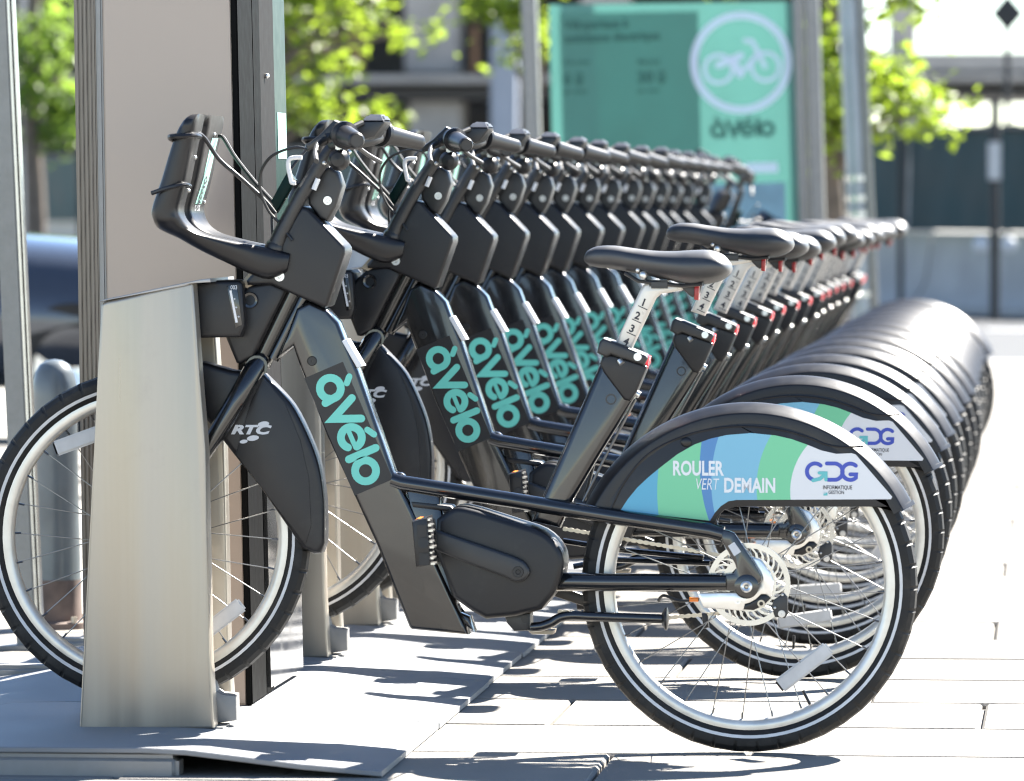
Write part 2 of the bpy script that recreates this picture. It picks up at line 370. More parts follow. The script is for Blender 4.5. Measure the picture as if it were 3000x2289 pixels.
# ================================================================== ONE RENTAL BICYCLE
FWX,FWZ=-1.210,.423
def build_bike():
    T=thing('rental_bicycle','black rental bicycle nearest the camera, whole side in view with slogan on its rear fender','bicycle',(0,0,0),'black rental bicycles docked in a row')
    A=lambda n,m,mt,p=T,ang=38: obj(n,m,mt,p,ang)
    # ---- wheels
    def tyre_m():
        prof0=[(.290,-.014),(.298,-.0205),(.309,-.0235),(.321,-.0215),(.330,-.013),(.3335,0),(.330,.013),(.321,.0215),(.309,.0235),(.298,.0205),(.290,.014),(.286,0)]
        m=M(); nb=46; st=[]
        for i in range(nb):
            st+=[(i/nb,0),((i+.80)/nb,0),((i+.86)/nb,1),((i+.94)/nb,1)]
        k=len(prof0)
        for t,gv in st:
            a=2*math.pi*t
            for j,(r,y) in enumerate(prof0):
                if gv and j in (3,4,6,7): r-=.0035; y*=.97
                m.v.append((r*math.cos(a),y,r*math.sin(a)))
        n=len(st)
        for i in range(n):
            for j in range(k): m.f.append((i*k+j,((i+1)%n)*k+j,((i+1)%n)*k+(j+1)%k,i*k+(j+1)%k))
        return mesh('tyre',m,'rubber',30)
    ty=tyre_m()
    sm=M()
    for s in (-1,1): sm.revolve([(.2985,s*.0215),(.3015,s*.0228),(.3045,s*.0236),(.3045,s*.0222),(.2985,s*.0202)],90)
    stripe=mesh('reflective_stripe',sm,'stripe_white')
    rim=mesh('rim',M().revolve([(.289,-.0135),(.289,.0135),(.281,.0145),(.272,.0125),(.267,.005),(.267,-.005),(.272,-.0125),(.281,-.0145)],90),'rim_metal',50)
    hub=mesh('hub',M().revolve([(.012,-.05),(.022,-.048),(.032,-.034),(.032,-.030),(.020,-.027),(.018,0),(.020,.027),(.032,.030),(.032,.034),(.022,.048),(.012,.05)],24),'spoke_metal')
    spk=[]
    for side in (-1,1):
        for cr in (-1,1):
            a=R(38)*cr
            m=M().tube([(.030*math.cos(a),side*.031,.030*math.sin(a)),(.270,side*.004,0)],.00115,5)
            m.tube([(.255,side*.0055,0),(.268,side*.004,0)],.0023,6)
            spk.append(mesh('spoke',m,'spoke_metal'))
    srf=mesh('spoke_reflector',M().box((-.0635,-.006,-.0155),(.0635,.002,.0155),.006),'reflector_white')
    VLV=mesh('valve',M().tube([(.268,.0,0),(.236,.0,0)],.0032,8),'dark_plastic')
    def wheel(name,cx,cz,rot,refl):
        W=new_obj(name,rim,T); W.location=(cx,0,cz); W.rotation_euler=(0,rot,0)
        new_obj('tyre',ty,W); new_obj('reflective_stripe',stripe,W); new_obj('hub',hub,W)
        vv=new_obj('valve',VLV,W); vv.rotation_euler=(0,1.1,0)
        for i in range(28):
            o=new_obj('spoke',spk[i%4],W); o.rotation_euler=(0,-2*math.pi*i/28+.05,0)
        for (rx,rz,ra) in refl:
            o=new_obj('spoke_reflector',srf,W)
            # placed in wheel space
            v=Matrix.Rotation(-rot,3,'Y')@Vector((rx,0,rz)); o.location=(v.x,-.012,v.z); o.rotation_euler=(0,-ra-rot,0)
        return W
    wheel('rear_wheel',0,.335,0,[((2357-2195)*PX,-(1953-1712)*PX,R(38))])
    wheel('front_wheel',FWX,FWZ,R(11),[((246-428)*PX,-(1281-1571)*PX,R(20)),((645-428)*PX,-(1825-1571)*PX,R(38))])
    # ---- frame
    y=-.036
    dt=PL([(812,1052),(858,1015),(880,1080),(957,1276),(1105,1600),(1198,1838),(1205,1845),(1372,1861),(1362,1830),(1321,1740),(1210,1500),(1152,1381),(1050,1090),(1008,992),(990,945),(957,908),(905,884),(868,905),(838,985)],y)
    D=A('down_tube',M().prism(dt,y,-y,.014,4),'gloss_black',T,30)
    fr=side_frame(914,1119,y-.0012,.395,.919)
    obj('lettering',avelo(fr,.0575),'mint',D)
    fb=side_frame(912+.0,1119,y-.0006,.395,.919)
    pl=M(); O,u,v,n=fb; a0,a1,b0,b1=-.012,.242,-.010,.074
    for s,e in ((a0,a1),): pl.add([O+u*s+v*b0,O+u*e+v*b0,O+u*e+v*b1,O+u*s+v*b1],[(0,1,2,3)])
    obj('label_panel',pl,'plastic_black',D)
    st=PL([(999,1001),(1014,995),(1061,1074),(1044,1080)],-.037)
    obj('reflective_strip',M().prism([(p[0]+.001,p[1]+.001) for p in st],-.0368,.020,.002),'sticker_white',D)
    obj('plug',M().revolve([(0.001,-.0385),(.0085,-.0385),(.0098,-.037),(.0098,-.035)],20,*P(914,1058,-.037),closed=False),'dark_plastic',D)
    ht=M().tube([P3(768,1043),P3(868,836)],.0225,18)
    for s in (-1,1): ht.tube([P3(800,1052,s*.012),P3(893,868,s*.012)],.014,10)
    A('head_tube',ht,'gloss_black')
    obj('crown_race',M().tube([P3(757,1065),P3(770,1038)],.0245,18),'gloss_black',T)
    fk=M()
    for s in (-1,1): fk.tube([P3(762,1058,s*.02),P3(742,1088,s*.046),P3(690,1180,s*.058),P3(590,1340,s*.060),P3(440,1560,s*.062)],[.021,.021,.0205,.016,.012],14)
    fk.tube([P3(752,1074,-.045),P3(752,1074,.045)],.022,14)
    A('fork',fk,'gloss_black')
    y=-.031
    stp=PL([(1756,1068),(1590,1452),(1556,1528),(1640,1548),(1680,1462),(1746,1350),(1860,1165),(1880,1095),(1872,1078),(1768,1058)],y)
    S=A('seat_tube',M().prism(stp,y,-y,.014,4),'gloss_black',T,30)
    obj('emblem',M().revolve([(.008,-.0325),(.011,-.0325),(.011,-.030),(.008,-.030)],20,*P(1790,1170,-.031)),'satin_black',S)
    obj('bolt',M().tube([P3(1862,1152,-.006),P3(1874,1158,-.006)],.007,12),'silver',S)
    col=PL([(1757,1066),(1768,1036),(1800,1040),(1888,1068),(1896,1075),(1864,1150),(1846,1176),(1828,1172),(1768,1092)],-.036)
    obj('collar',M().prism(col,-.0365,.0365,.006,3),'plastic_black',S)
    cl=PL([(1748,1034),(1757,1000),(1768,990),(1790,998),(1893,1040),(1898,1050),(1886,1072),(1790,1040),(1775,1048)],-.044)
    C=A('seat_clamp',M().prism(cl,-.046,.03,.006,3),'satin_black')
    obj('clamp_bolt',M().tube([P3(1868,1046,-.046),P3(1868,1046,-.050)],.008,12),'silver',C)
    obj('clamp_bolt',M().tube([P3(1815,1056,-.036),P3(1822,1066,-.040)],.006,10),'silver',C)
    tl=PL([(1884,1040),(1899,1046),(1900,1062),(1868,1136),(1861,1132),(1880,1078)],-.03)
    A('tail_light',M().prism(PL([(1880,1036),(1903,1045),(1899,1070),(1878,1062)],-.03),-.028,.028,.004),'red_lens'); A('red_strip',M().prism([(p[0]+.0015,p[1]) for p in tl],-.012,.012,.002),'red_lens')
    # seat post
    y=-.0165
    sp=PL([(1797,1018),(1875,850),(1885,834),(1900,827),(1995,833),(2002,840),(1999,851),(1935,862),(1921,874),(1845,1034)],y)
    pst=A('seat_post',M().prism(sp,y,-y,.010,3),'post_white',T,40)
    k=M()
    for i,(px,py) in enumerate([(1884,887),(1866,926),(1850,964),(1833,1002)]):
        f=side_frame(px-9,py+6,y-.0008,.93,.36)
        k.v,k.f=k.v,k.f
        tm=text_mesh(str(i+1),f,.0145,1.0,.03); k.add(tm.v,tm.f)
        f2=side_frame(px-15,py+10,y-.0008,.91,.42); O,u,v,n=f2
        k.add([O,O+u*.020,O+u*.020+v*.0018,O+v*.0018],[(0,1,2,3)])
    obj('height_scale',k,'print_black',pst)
    # saddle: lofted sections
    stn=[(1712,752,764,.012),(1722,735,775,.023),(1750,722,784,.031),(1800,720,789,.036),(1860,728,801,.041),(1920,735,813,.050),(1980,736,826,.064),(2030,733,835,.078),(2080,733,832,.087),(2115,745,822,.086),(2136,766,808,.070),(2143,781,796,.045)]
    m=M(); nn=20; stn=spline(stn,3)
    for (px,t,b,hw) in stn:
        x,zt=P(px,t); zb=P(px,b)[1]; zc=zb+(zt-zb)*.55
        for j in range(nn):
            a=2*math.pi*j/nn; ca,sa=math.cos(a),math.sin(a)
            yv=hw*math.copysign(abs(ca)**.78,ca); zz=zc+((zt-zc) if sa>0 else (zc-zb))*math.copysign(abs(sa)**.92,sa)
            m.v.append((x,yv,zz))
    for i in range(len(stn)-1):
        for j in range(nn): m.f.append((i*nn+j,i*nn+(j+1)%nn,(i+1)*nn+(j+1)%nn,(i+1)*nn+j))
    m.f.append(tuple(range(nn))); m.f.append(tuple((len(stn)-1)*nn+j for j in range(nn)))
    SD=A('saddle',m,'saddle_vinyl',T,60)
    um=M()
    for s in (-1,1): um.tube([P3(1830,800,s*.02),P3(1870,824,s*.022),P3(2000,838,s*.022),P3(2060,832,s*.05)],.004,8)
    um.box((P(1905,0)[0],-.026,P(0,842)[1]),(P(1965,0)[0],.026,P(0,818)[1]),.004)
    obj('saddle_rails',um,'satin_black',SD)
    obj('rivet',M().sphere(P3(1884,806,-.034),.0085,10),'silver',SD); obj('rivet',M().sphere(P3(1868,792,-.036),.0045,8),'silver',SD)
    rb=A('reflector_bracket',M().prism(PL([(1990,836),(2058,834),(2052,858),(2030,872),(2020,866)]),-.013,.013,.004),'satin_black')
    obj('red_reflector',M().prism(PL([(2036,836),(2052,833),(2049,880),(2035,878)]),-.022,.022,.004),'red_reflector',rb)
    # rails and stays (both sides)
    for s in (-1,1):
        A('frame_rail',M().tube([P3(1150,1406,s*.026),P3(1176,1415,s*.028),P3(1500,1466,s*.034),P3(1640,1489,s*.040),P3(1790,1513,s*.052),P3(2080,1556,s*.066),P3(2118,1566,s*.068)],.0158,14),'gloss_black')
        A('chain_stay',M().tube([P3(1600,1705,s*.034),P3(1690,1705,s*.046),P3(1760,1706,s*.060),P3(2128,1708,s*.067)],[.0185,.0185,.018,.0175],14),'gloss_black')
        dp=PL([(2090,1552),(2112,1550),(2138,1556),(2152,1562),(2200,1633),(2232,1687),(2231,1702),(2208,1724),(2187,1735),(2117,1730),(2117,1684),(2150,1680),(2158,1668),(2154,1652),(2124,1600),(2106,1572)],s*.07)
        A('dropout',M().prism(dp,s*.060,s*.0765,.003),'gloss_black')
        if s<0:
            q=PL([(2133,1600),(2151,1588),(2171,1617),(2151,1630)],-.0775)
            A('asset_sticker',M().prism(q,-.0772,-.0768,0),'print_grey')
    wm=M().sphere(P3(1168,1409,-.02),.0185,12).sphere(P3(1168,1409,.02),.0185,12); wm.tube([P3(1168,1409,-.03),P3(1168,1409,.03)],.0165,12)
    A('rail_joint',wm,'gloss_black')
    c=P(2187,1719,-.077)
    an=A('axle_nut',M().revolve([(.0045,-.083),(.0085,-.085),(.0115,-.083),(.012,-.076),(.0045,-.076)],24,*c),'silver')
    obj('washer',M().revolve([(.012,-.0785),(.022,-.0775),(.024,-.0765),(.012,-.0765)],28,*c),'gloss_black',an)
    obj('axle_end',M().sphere((c[0],-.080,c[1]),.0045,10),'chain_metal',an)
    # brake rotor with slanted cooling fins
    c=P(2194,1712,-.045); m=M()
    for (r0,r1) in ((.0715,.082),(.040,.054)): m.revolve([(r0,-.049),(r1,-.049),(r1,-.043),(r0,-.043)],72,*c)
    for i in range(28):
        a=2*math.pi*i/28; pts=[(.0525,a-.10),(.063,a),(.0725,a+.16)]
        for j in (0,1):
            q=[]
            for (r,an_) in (pts[j],pts[j+1]):
                ww=.0026/r
                q+=[(c[0]+r*math.cos(an_-ww),c[1]+r*math.sin(an_-ww)),(c[0]+r*math.cos(an_+ww),c[1]+r*math.sin(an_+ww))]
            m.prism([q[0],q[1],q[3],q[2]],-.0482,-.0432)
    m_=m; m=M().revolve([(.001,-.036),(.046,-.036),(.050,-.030),(.050,.028),(.001,.03)],40,*c,closed=False); A('hub_drum',m,'dark_plastic'); A('brake_rotor',m_,'bright_steel')
    ba=PL([(2044,1742),(2054,1737),(2110,1736),(2160,1735),(2186,1742),(2210,1728),(2224,1712),(2231,1692),(2200,1632),(2229,1642),(2256,1677),(2267,1704),(2264,1735),(2258,1752),(2246,1742),(2230,1742),(2214,1757),(2196,1767),(2183,1770),(2178,1790),(2060,1781)],-.058)
    BA=A('brake_arm',M().prism(ba,-.0585,-.050,.0025),'silver')
    cp=PL([(2180,1773),(2196,1767),(2214,1757),(2230,1743),(2246,1744),(2258,1754),(2236,1775),(2208,1788),(2178,1786)],-.056)
    obj('caliper',M().prism(cp,-.0575,-.047,.002),'dark_plastic',BA)
    obj('pivot_bolt',M().revolve([(.004,-.060),(.0075,-.060),(.0075,-.055),(.004,-.055)],16,*P(2230,1769,-.06)),'chain_metal',BA)
    obj('pivot_bolt',M().revolve([(.0035,-.0605),(.0065,-.0605),(.0065,-.055),(.0035,-.055)],16,*P(2161,1761,-.06)),'silver',BA)
    cb=PL([(2267,1758),(2296,1737),(2308,1750),(2309,1798),(2300,1812),(2270,1808),(2260,1778)],-.052)
    CB=A('caliper_bracket',M().prism(cb,-.055,-.046,.003),'satin_black')
    obj('bracket_button',M().revolve([(.0005,-.0575),(.007,-.0572),(.0074,-.055),(.0074,-.052)],18,*P(2290,1799,-.056),closed=False),'post_white',CB)
    for q in ((2270,1781),(2292,1743)): obj('rivet',M().sphere(P3(*q,-.055),.003,8),'silver',CB)
    A('brake_cable',M().tube(spline([P3(2048,1757,-.05),P3(1990,1760,-.048),P3(1945,1745,-.045),P3(1930,1760,-.03)],5),.0032,8),'satin_black')
    A('cable_barrel',M().tube([P3(2020,1757,-.05),P3(2046,1757,-.05)],.0045,10),'orange')
    # motor cover, crank, pedals
    mc=PL([(1280,1522),(1329,1487),(1378,1490),(1440,1508),(1509,1530),(1590,1558),(1635,1599),(1651,1640),(1645,1689),(1623,1742),(1586,1787),(1509,1806),(1423,1814),(1382,1791),(1329,1752),(1304,1685),(1276,1612)],-.075)
    mcs=spline(mc[:10],3)+mc[10:]
    A('motor_cover',M().prism(mcs,-.082,.055,.012,4),'plastic_black',T,45)
    A('motor_mount',M().prism(PL([(1195,1430),(1290,1445),(1345,1790),(1380,1805),(1395,1850),(1330,1800),(1240,1640)],0),-.030,.030,.006),'gloss_black')
    ck=PL([(1276,1552),(1386,1590),(1509,1632),(1541,1652),(1553,1678),(1538,1700),(1510,1707),(1480,1692),(1380,1655),(1274,1612)],-.10)
    CK=A('crank_arm',M().prism(spline(ck[:8],2)+ck[8:],-.103,-.086,.006,3),'satin_black')
    obj('crank_bolt',M().revolve([(.0005,-.1035),(.004,-.1035),(.005,-.1055),(.0105,-.1055),(.0112,-.1028)],24,*P(1518,1676,-.103),closed=False),'plastic_black',CK)
    pm=M().prism(PL([(1212,1524),(1258,1512),(1268,1652),(1224,1660)],-.17),-.205,-.112,.006)
    PD=A('pedal',pm,'dark_plastic')
    pr=M().box((P(1222,0,-.2)[0],-.2075,P(0,1570,-.2)[1]),(P(1250,0,-.2)[0],-.2045,P(0,1530,-.2)[1]),.001).box((P(1228,0,-.2)[0],-.2075,P(0,1648,-.2)[1]),(P(1258,0,-.2)[0],-.2045,P(0,1612,-.2)[1]),.001)
    obj('pedal_window',pr,'plastic_black',PD)
    ax=M().tube([P3(1240,1591,-.205),P3(1240,1591,-.212)],.011,14); obj('pedal_cap',ax,'plastic_black',PD)
    tr=M()
    for i in range(9):
        px=1262+i*1.1; py=1520+i*16
        q=P3(px,py,-.16); tr.box((q.x-.002,-.20,q.z-.0022),(q.x+.003+.002*(i%3),-.16+.01*(i%2),q.z+.0018),.0006)
    obj('pedal_grip_pins',tr,'bright_steel',PD)
    obj('pedal_reflector',M().box((P(1222,0,-.16)[0],-.195,P(0,1519,-.16)[1]),(P(1250,0,-.16)[0],-.125,P(0,1510,-.16)[1]),.002),'orange',PD)
    far=M().prism(PL([(1500,1660),(1720,1745),(1750,1765),(1735,1780),(1700,1772),(1500,1705)],.09),.078,.092,.004)
    A('crank_arm',far,'satin_black'); 
    A('pedal',M().prism(PL([(1690,1740),(1780,1745),(1785,1785),(1695,1782)],.15),.105,.195,.006),'dark_plastic')
    A('battery_latch',M().prism(PL([(1205,1470),(1320,1482),(1330,1492),(1325,1500),(1210,1486)],-.03),-.034,.034,.003),'dark_plastic')
    # chain (far side) as rolled links
    m=M()
    def chain(a,b,y):
        a=P3(*a,y); b=P3(*b,y); d=b-a; n=int(d.length/.0127); u=d.normalized(); v=Vector((-u.z,0,u.x))
        for i in range(n):
            c0=a+u*(.0127*i); c1=c0+u*.0127; out=[]
            for (t,h) in ((-.0045,0),(-.003,.0038),(.002,.0042),(.00635,.0026),(.0107,.0042),(.0157,.0038),(.0172,0),(.0157,-.0038),(.0107,-.0042),(.00635,-.0026),(.002,-.0042),(-.003,-.0038)):
                q=c0+u*t+v*h; out.append((q.x,q.z))
            yy=y+(.0016 if i%2 else -.0016)
            m.prism(out,yy-.0013,yy+.0013); m.tube([c0+Vector((0,-.0035,0)),c0+Vector((0,.0035,0))],.0019,6)
    chain((1655,1550),(2140,1632),.044); A('chain',m,'chain_metal')
    m=M(); chain((1640,1792),(1960,1810),.044); chain((1960,1810),(2120,1796),.044); A('chain',m,'chain_metal')
    gd=M().tube([P3(1650,1585,.055),P3(1820,1612,.055),P3(2060,1634,.055)],.006,8).tube([P3(1680,1660,.055),P3(1790,1640,.055),P3(2080,1650,.055)],.006,8)
    A('chain_guard',gd,'gloss_black')
    A('derailleur_arm',M().prism(PL([(2055,1795),(2075,1795),(2078,1838),(2062,1842)],.05),.040,.052,.003),'dark_plastic')
    # kickstand
    kb_=PL([(1478,1800),(1556,1796),(1556,1847),(1508,1848),(1488,1826)],-.02)
    KB=A('kickstand_bracket',M().prism(kb_,-.035,.03,.004),'satin_black')
    obj('bracket_hole',M().revolve([(.0005,-.0356),(.008,-.0356),(.0085,-.0345)],16,*P(1538,1814,-.036),closed=False),'dark_plastic',KB)
    obj('bracket_foot',M().prism(PL([(1545,1845),(1624,1846),(1622,1858),(1560,1858)],-.04),-.05,.01,.003),'tan_foot_lit_underside',KB)
    KS=A('kickstand',M().tube([P3(1560,1838,-.055)]+[Vector(p) for p in spline([tuple(P3(*q,-.062)) for q in ((1585,1836),(1615,1825),(1640,1810),(1675,1804),(1720,1806))],4)]+[P3(1945,1814,-.066)],.0098,14),'gloss_black')
    a=P3(1940,1813,-.066); obj('kickstand_foot',M().tube([a,a+Vector((.006,0,0)),a+Vector((.010,0,0)),a+Vector((.012,0,0))],[.012,.023,.023,.018],20),'dark_plastic',KS)
    # ---- rear fender
    cz=.335; ro=.3627
    half=[(ro-.042,.0455),(ro-.0245,.0455),(ro-.0220,.0447),(ro-.0200,.0425),(ro-.0140,.0310),(ro-.0084,.0200),(ro-.0036,.0100)]
    prof=[(r,-y) for r,y in half]+[(ro-.0012,0)]+half[::-1]+[(ro-.042,.0425),(ro-.029,.0415),(ro-.015,.021),(ro-.006,0),(ro-.015,-.021),(ro-.029,-.0415),(ro-.042,-.0425)]
    m=M().revolve(prof,72,0,cz,26.5,156)
    outer=arc(0,cz,ro-.030,26.5,155.5,40)
    low=PL([(1760,1506),(1812,1516),(2084,1556),(2094,1535),(2105,1511),(2125,1491),(2158,1484),(2640,1484)],-.034)
    for s in (-1,1): m.prism(outer+low,s*.0452,s*.0422,.001)
    m.revolve([(ro-.026,-.0465),(ro-.024,-.0465),(ro+.0025,-.006),(ro+.0025,.006),(ro-.024,.0465),(ro-.026,.0465),(ro-.006,0)],4,0,cz,26.2,27.6)
    lip=[P3(*q,-.0462) for q in ((1790,1490),(1830,1410),(1900,1330),(2000,1279),(2110,1253),(2210,1250),(2300,1262),(2370,1282),(2420,1302),(2470,1310),(2530,1308))]
    m.tube(spline([tuple(p) for p in lip],4),.0022,6)
    RF=A('rear_fender',m,'plastic_black',T,40)
    gp=PL([(1819,1494),(1840,1462),(1867,1429),(1900,1398),(1938,1367),(1985,1331),(2034,1303),(2080,1286),(2129,1275),(2201,1269),(2272,1276),(2320,1287),(2367,1304),(2406,1320),(2450,1330),(2495,1328),(2507,1332),(2614,1456),(2610,1463),(2158,1465),(2134,1469),(2112,1483),(2094,1503),(2080,1526),(1950,1512)],-.0462)
    GP=obj('graphic_panel',M().prism(gp,-.0472,-.0445,0),'fender_print',RF)
    yl=-.0478; k=M()
    def T3(txt,x,y,h,xs,bold=.02,shear=0):
        t=text_mesh(txt,side_frame(1700+x*.4768,1100+y*.4768,yl),h*.4768*PX,xs,bold,shear); return t
    for t in (T3('ROULER',566,612,86,.68,.03),T3('DEMAIN',880,717,86,.70,.03),T3('VERT',704,702,70,.62,-.004,.18)): k.add(t.v,t.f)
    obj('slogan_lettering',k,'print_white',RF)
    k=M(); f=side_frame(1700,1100,yl); sc=.4768*PX
    def st2(pts,wd,lift=0,closed=False): k.ribbon([(a*sc,-b*sc) for a,b in pts],wd*sc,f,closed,lift)
    def carc(cx,cy,r,a0,a1,n=18): return [(cx+r*math.cos(R(a)),cy-r*math.sin(R(a))) for a in [a0+(a1-a0)*i/n for i in range(n+1)]]
    st2(carc(1440,584,50,48,250),24)
    st2([(1512,534),(1560,534)]+carc(1558,584,50,80,-80,14)+[(1520,634)],24,.0001)
    st2(carc(1655,584,50,48,312)+[(1690,600),(1655,600)],24)
    obj('logo_lettering',k,'print_blue',RF)
    k=M(); st2([(1428,638),(1470,628),(1500,600)],22,.0003); st2([(1465,592),(1506,592),(1506,634)],20,.0004)
    t=T3('',0,0,1,1)
    o_=f; k.add([f[0]+f[1]*(a*sc)+f[2]*(-b*sc) for a,b in ((1492,712),(1516,712),(1516,730),(1492,730))],[(0,1,2,3)])
    obj('logo_arrow',k,'print_teal',RF)
    k=M()
    for t in (T3('INFORMATIQUE',1490,700,24,.72,.012),T3('GESTION',1524,729,21,.78,.012)): k.add(t.v,t.f)
    obj('company_lettering',k,'print_black',RF)
    kk=text_mesh('ET',side_frame(1700+1495*.4768,1100+728*.4768,yl-.0003),14*sc,.75,.01); obj('logo_small_word',kk,'print_white',RF)
    obj('fender_clip',M().sphere(P3(2010,1296,-.046),.011,12,(1,.35,.9)),'dark_plastic',RF)
    stay=M().tube([P3(1838,1163,.03),P3(1745,1340,.03),P3(1712,1465,.03)],.0035,8).tube([P3(1862,1170,-.012),P3(1770,1345,-.012),P3(1708,1470,-.012)],.0028,8)
    A('fender_stay',stay,'spoke_metal')
    obj('stay_bolt',M().tube([P3(2108,1522,-.06),P3(2140,1527,-.06)],.0045,10),'satin_black',RF)
    # ---- front fender
    ff=PL([(770,1096),(814,1140),(857,1190),(895,1262),(928,1345),(944,1420),(951,1500),(951,1592),(940,1622),(920,1624),(886,1608),(763,1430),(681,1328),(638,1272),(570,1190),(500,1140),(428,1128),(428,1036),(500,1040),(595,1062),(680,1086)],-.034)
    FF=A('front_fender',M().prism(spline(ff[:8],3)+ff[8:],-.036,.036,.011,4),'plastic_black',T,45)
    bg_=PL([(770,1105),(835,1180),(880,1290),(905,1400),(912,1540),(895,1596),(763,1425),(690,1330),(735,1175)],-.0365)
    obj('side_panel',M().prism(bg_,-.0378,-.035,.001),'plastic_black',FF)
    k=M(); yl=-.0388
    t=text_mesh('RTC',side_frame(676,1271,yl),25*PX,1.62,.05,.30); k.add(t.v,t.f)
    f=side_frame(0,0,yl)
    for (cx,cy,rx,ry) in ((772,1243,17,8),(741,1284,18,8),(714,1294,12,5.5)):
        x,z=P(cx,cy,yl); q=[Vector((x+rx*PX*math.cos(a),yl-.0003,z+ry*PX*math.sin(a)+rx*PX*.12*math.cos(a))) for a in [2*math.pi*i/20 for i in range(20)]]
        k.add(q,[tuple(range(20))])
    obj('transit_lettering',k,'print_grey',FF)
    # ---- front head
    hp=PL([(884,604),(905,612),(1004,716),(1011,726),(1011,744),(960,896),(950,901),(870,868),(796,834),(725,836),(722,822),(757,782),(800,742),(835,690),(860,640)],-.055)
    H=A('head_cowl',M().prism(hp,-.058,.058,.010,4),'plastic_black',T,45)
    obj('screw',M().revolve([(.0005,-.0592),(.003,-.0592),(.0045,-.061),(.0098,-.061),(.0105,-.057)],20,*P(819,810,-.058),closed=False),'silver',H)
    up=PL([(905,600),(900,570),(940,500),(965,488),(990,505),(1003,545),(985,605),(960,650),(935,640)],-.03)
    U=A('cable_cover',M().prism(up,-.034,.034,.006,3),'satin_black')
    obj('screw',M().revolve([(.0005,-.0352),(.003,-.0352),(.0045,-.037),(.0085,-.037),(.0092,-.033)],20,*P(960,588,-.034),closed=False),'silver',U)
    obj('reflective_tab',M().tube([P3(919,556,-.068),P3(932,524,-.068)],.0052,8),'sticker_white',U)
    obj('lit_hook',M().tube([tuple(p) for p in spline([tuple(P3(*q,-.062)) for q in ((885,462),(853,464),(844,482),(852,525),(856,536),(866,536))],4)],.0046,8),'sticker_white',U)  # white colour stands for the highlight along a black hook
    A('screen_plate',M().prism(PL([(795,590),(845,500),(868,528),(812,625)],.03),.02,.05,.004),'glass_dark')
    for s in (-1,1):
        y=s*.052
        m=M().tube([P3(806,724,y),P3(825,680,y),P3(880,575,y),P3(940,480,y),P3(975,432,y)],[.017,.0155,.0145,.014,.0135],14); m.sphere(P3(804,728,y),.020,14)
        A('stem',m,'satin_black')
    bx,bz=P(985,418,0)
    HB=A('handlebar',M().tube(spline([(-.784,-.18,1.220),(-.790,-.12,1.214),(bx,-.05,1.205),(bx,.05,1.205),(-.768,.12,1.218),(-.758,.18,1.226)],5),.0125,14),'satin_black')
    for s,(xi,xe,zi,ze) in ((-1,(-.786,-.744,1.224,1.211)),(1,(-.760,-.692,1.232,1.214))):
        pi=Vector((xi,s*.175,zi)); pe=Vector((xe,s*.305,ze)); d=(pe-pi)
        m=M().tube([pi+d*t for t in (0,.02,.09,.13,.5,.9,.97,1.0)],[.0205,.0275,.0275,.0205,.0185,.0165,.0162,.0135],18)
        gr=A('grip',m,'plastic_black'); obj('grip_cap',M().tube([pi+d*.995,pi+d*1.006],[.0125,.0120],18),'satin_black',gr)
        cI=pi-d*.08; obj('shift_collar',M().tube([pi-d*.30,pi-d*.26,pi-d*.10,pi-d*.03],[.016,.022,.0245,.021],18),'satin_black',gr)
        lv=M().tube([tuple(q) for q in spline([tuple(pi-d*.25+Vector((-.012,0,-.004))),tuple(pi-d*.12+Vector((-.045,0,-.016))),tuple(pi+d*.4+Vector((-.066,0,-.030))),tuple(pi+d*.95+Vector((-.078,0,-.040)))],5)],.0062,8,sy=.8)
        lv.tube([pi-d*.3+Vector((-.004,0,0)),pi-d*.22+Vector((-.03,0,-.01))],.011,10)
        LV=A('brake_lever',lv,'satin_black')
    bd=M().prism(PL([(1030,392),(1054,364),(1068,357),(1136,357),(1133,366),(1106,402),(1078,410),(1040,404)],.0),-.048,.062,.004,2)
    x0,z0=P(1066,356.5); x1,_=P(1138,356); z1=P(0,337)[1]
    wd_=[(x0,-.050,z0),(x1,-.050,z0),(x1,.064,z0),(x0,.064,z0),(x0+.010,-.014,z1),(x1-.010,-.014,z1-.001),(x1-.010,.05,z1),(x0+.010,.05,z1)]
    wb=bmesh.new(); vv_=[wb.verts.new(p) for p in wd_]
    for f_ in ((0,3,2,1),(4,5,6,7),(0,1,5,4),(1,2,6,5),(2,3,7,6),(3,0,4,7)): wb.faces.new([vv_[i] for i in f_])
    bmesh.ops.bevel(wb,geom=wb.edges[:],offset=.004,segments=2,affect='EDGES',clamp_overlap=True)
    wt=M().bm(wb)
    CDs=A('control_display',bd,'satin_black'); obj('screen_top',wt,'plastic_black',CDs); obj('thumb_lever',M().tube([P3(1062,360,-.05),P3(1030,374,-.07),P3(985,382,-.09)],[.006,.005,.004],8),'satin_black',CDs)
    for q,y_,rr_ in (((1003,455),-.085,.0065),((1022,446),-.075,.0055),((972,470),-.10,.005),((950,478),-.095,.0045)): A('clamp_bolt',M().sphere(P3(*q,y_),rr_,10),'silver')  # bolts as silver spheres, added for the sparkle round the stem top
    A('lever_housing',M().prism(PL([(985,352),(1004,360),(1000,392),(955,425),(905,440),(902,424),(940,396)],-.12),-.150,-.105,.006),'satin_black')
    bl=P3(992,468,-.10); BL=A('bell',M().revolve([(.0005,-.014),(.014,-.012),(.021,-.004),(.0225,.006),(.021,.010),(.0005,.010)],24,closed=False),'dark_plastic'); BL.location=bl
    obj('bell_clamp',M().box((-.006,-.006,.012),(.006,.014,.045),.003),'silver',BL)
    # luggage carrier: L shaped tray swept along its side profile
    po=spline([P(*q,-.16) for q in ((560,336),(536,368),(513,425),(484,525),(462,590),(454,622),(458,642),(470,665),(493,681),(525,697),(583,729),(650,760),(711,788),(770,806),(822,790))],3)
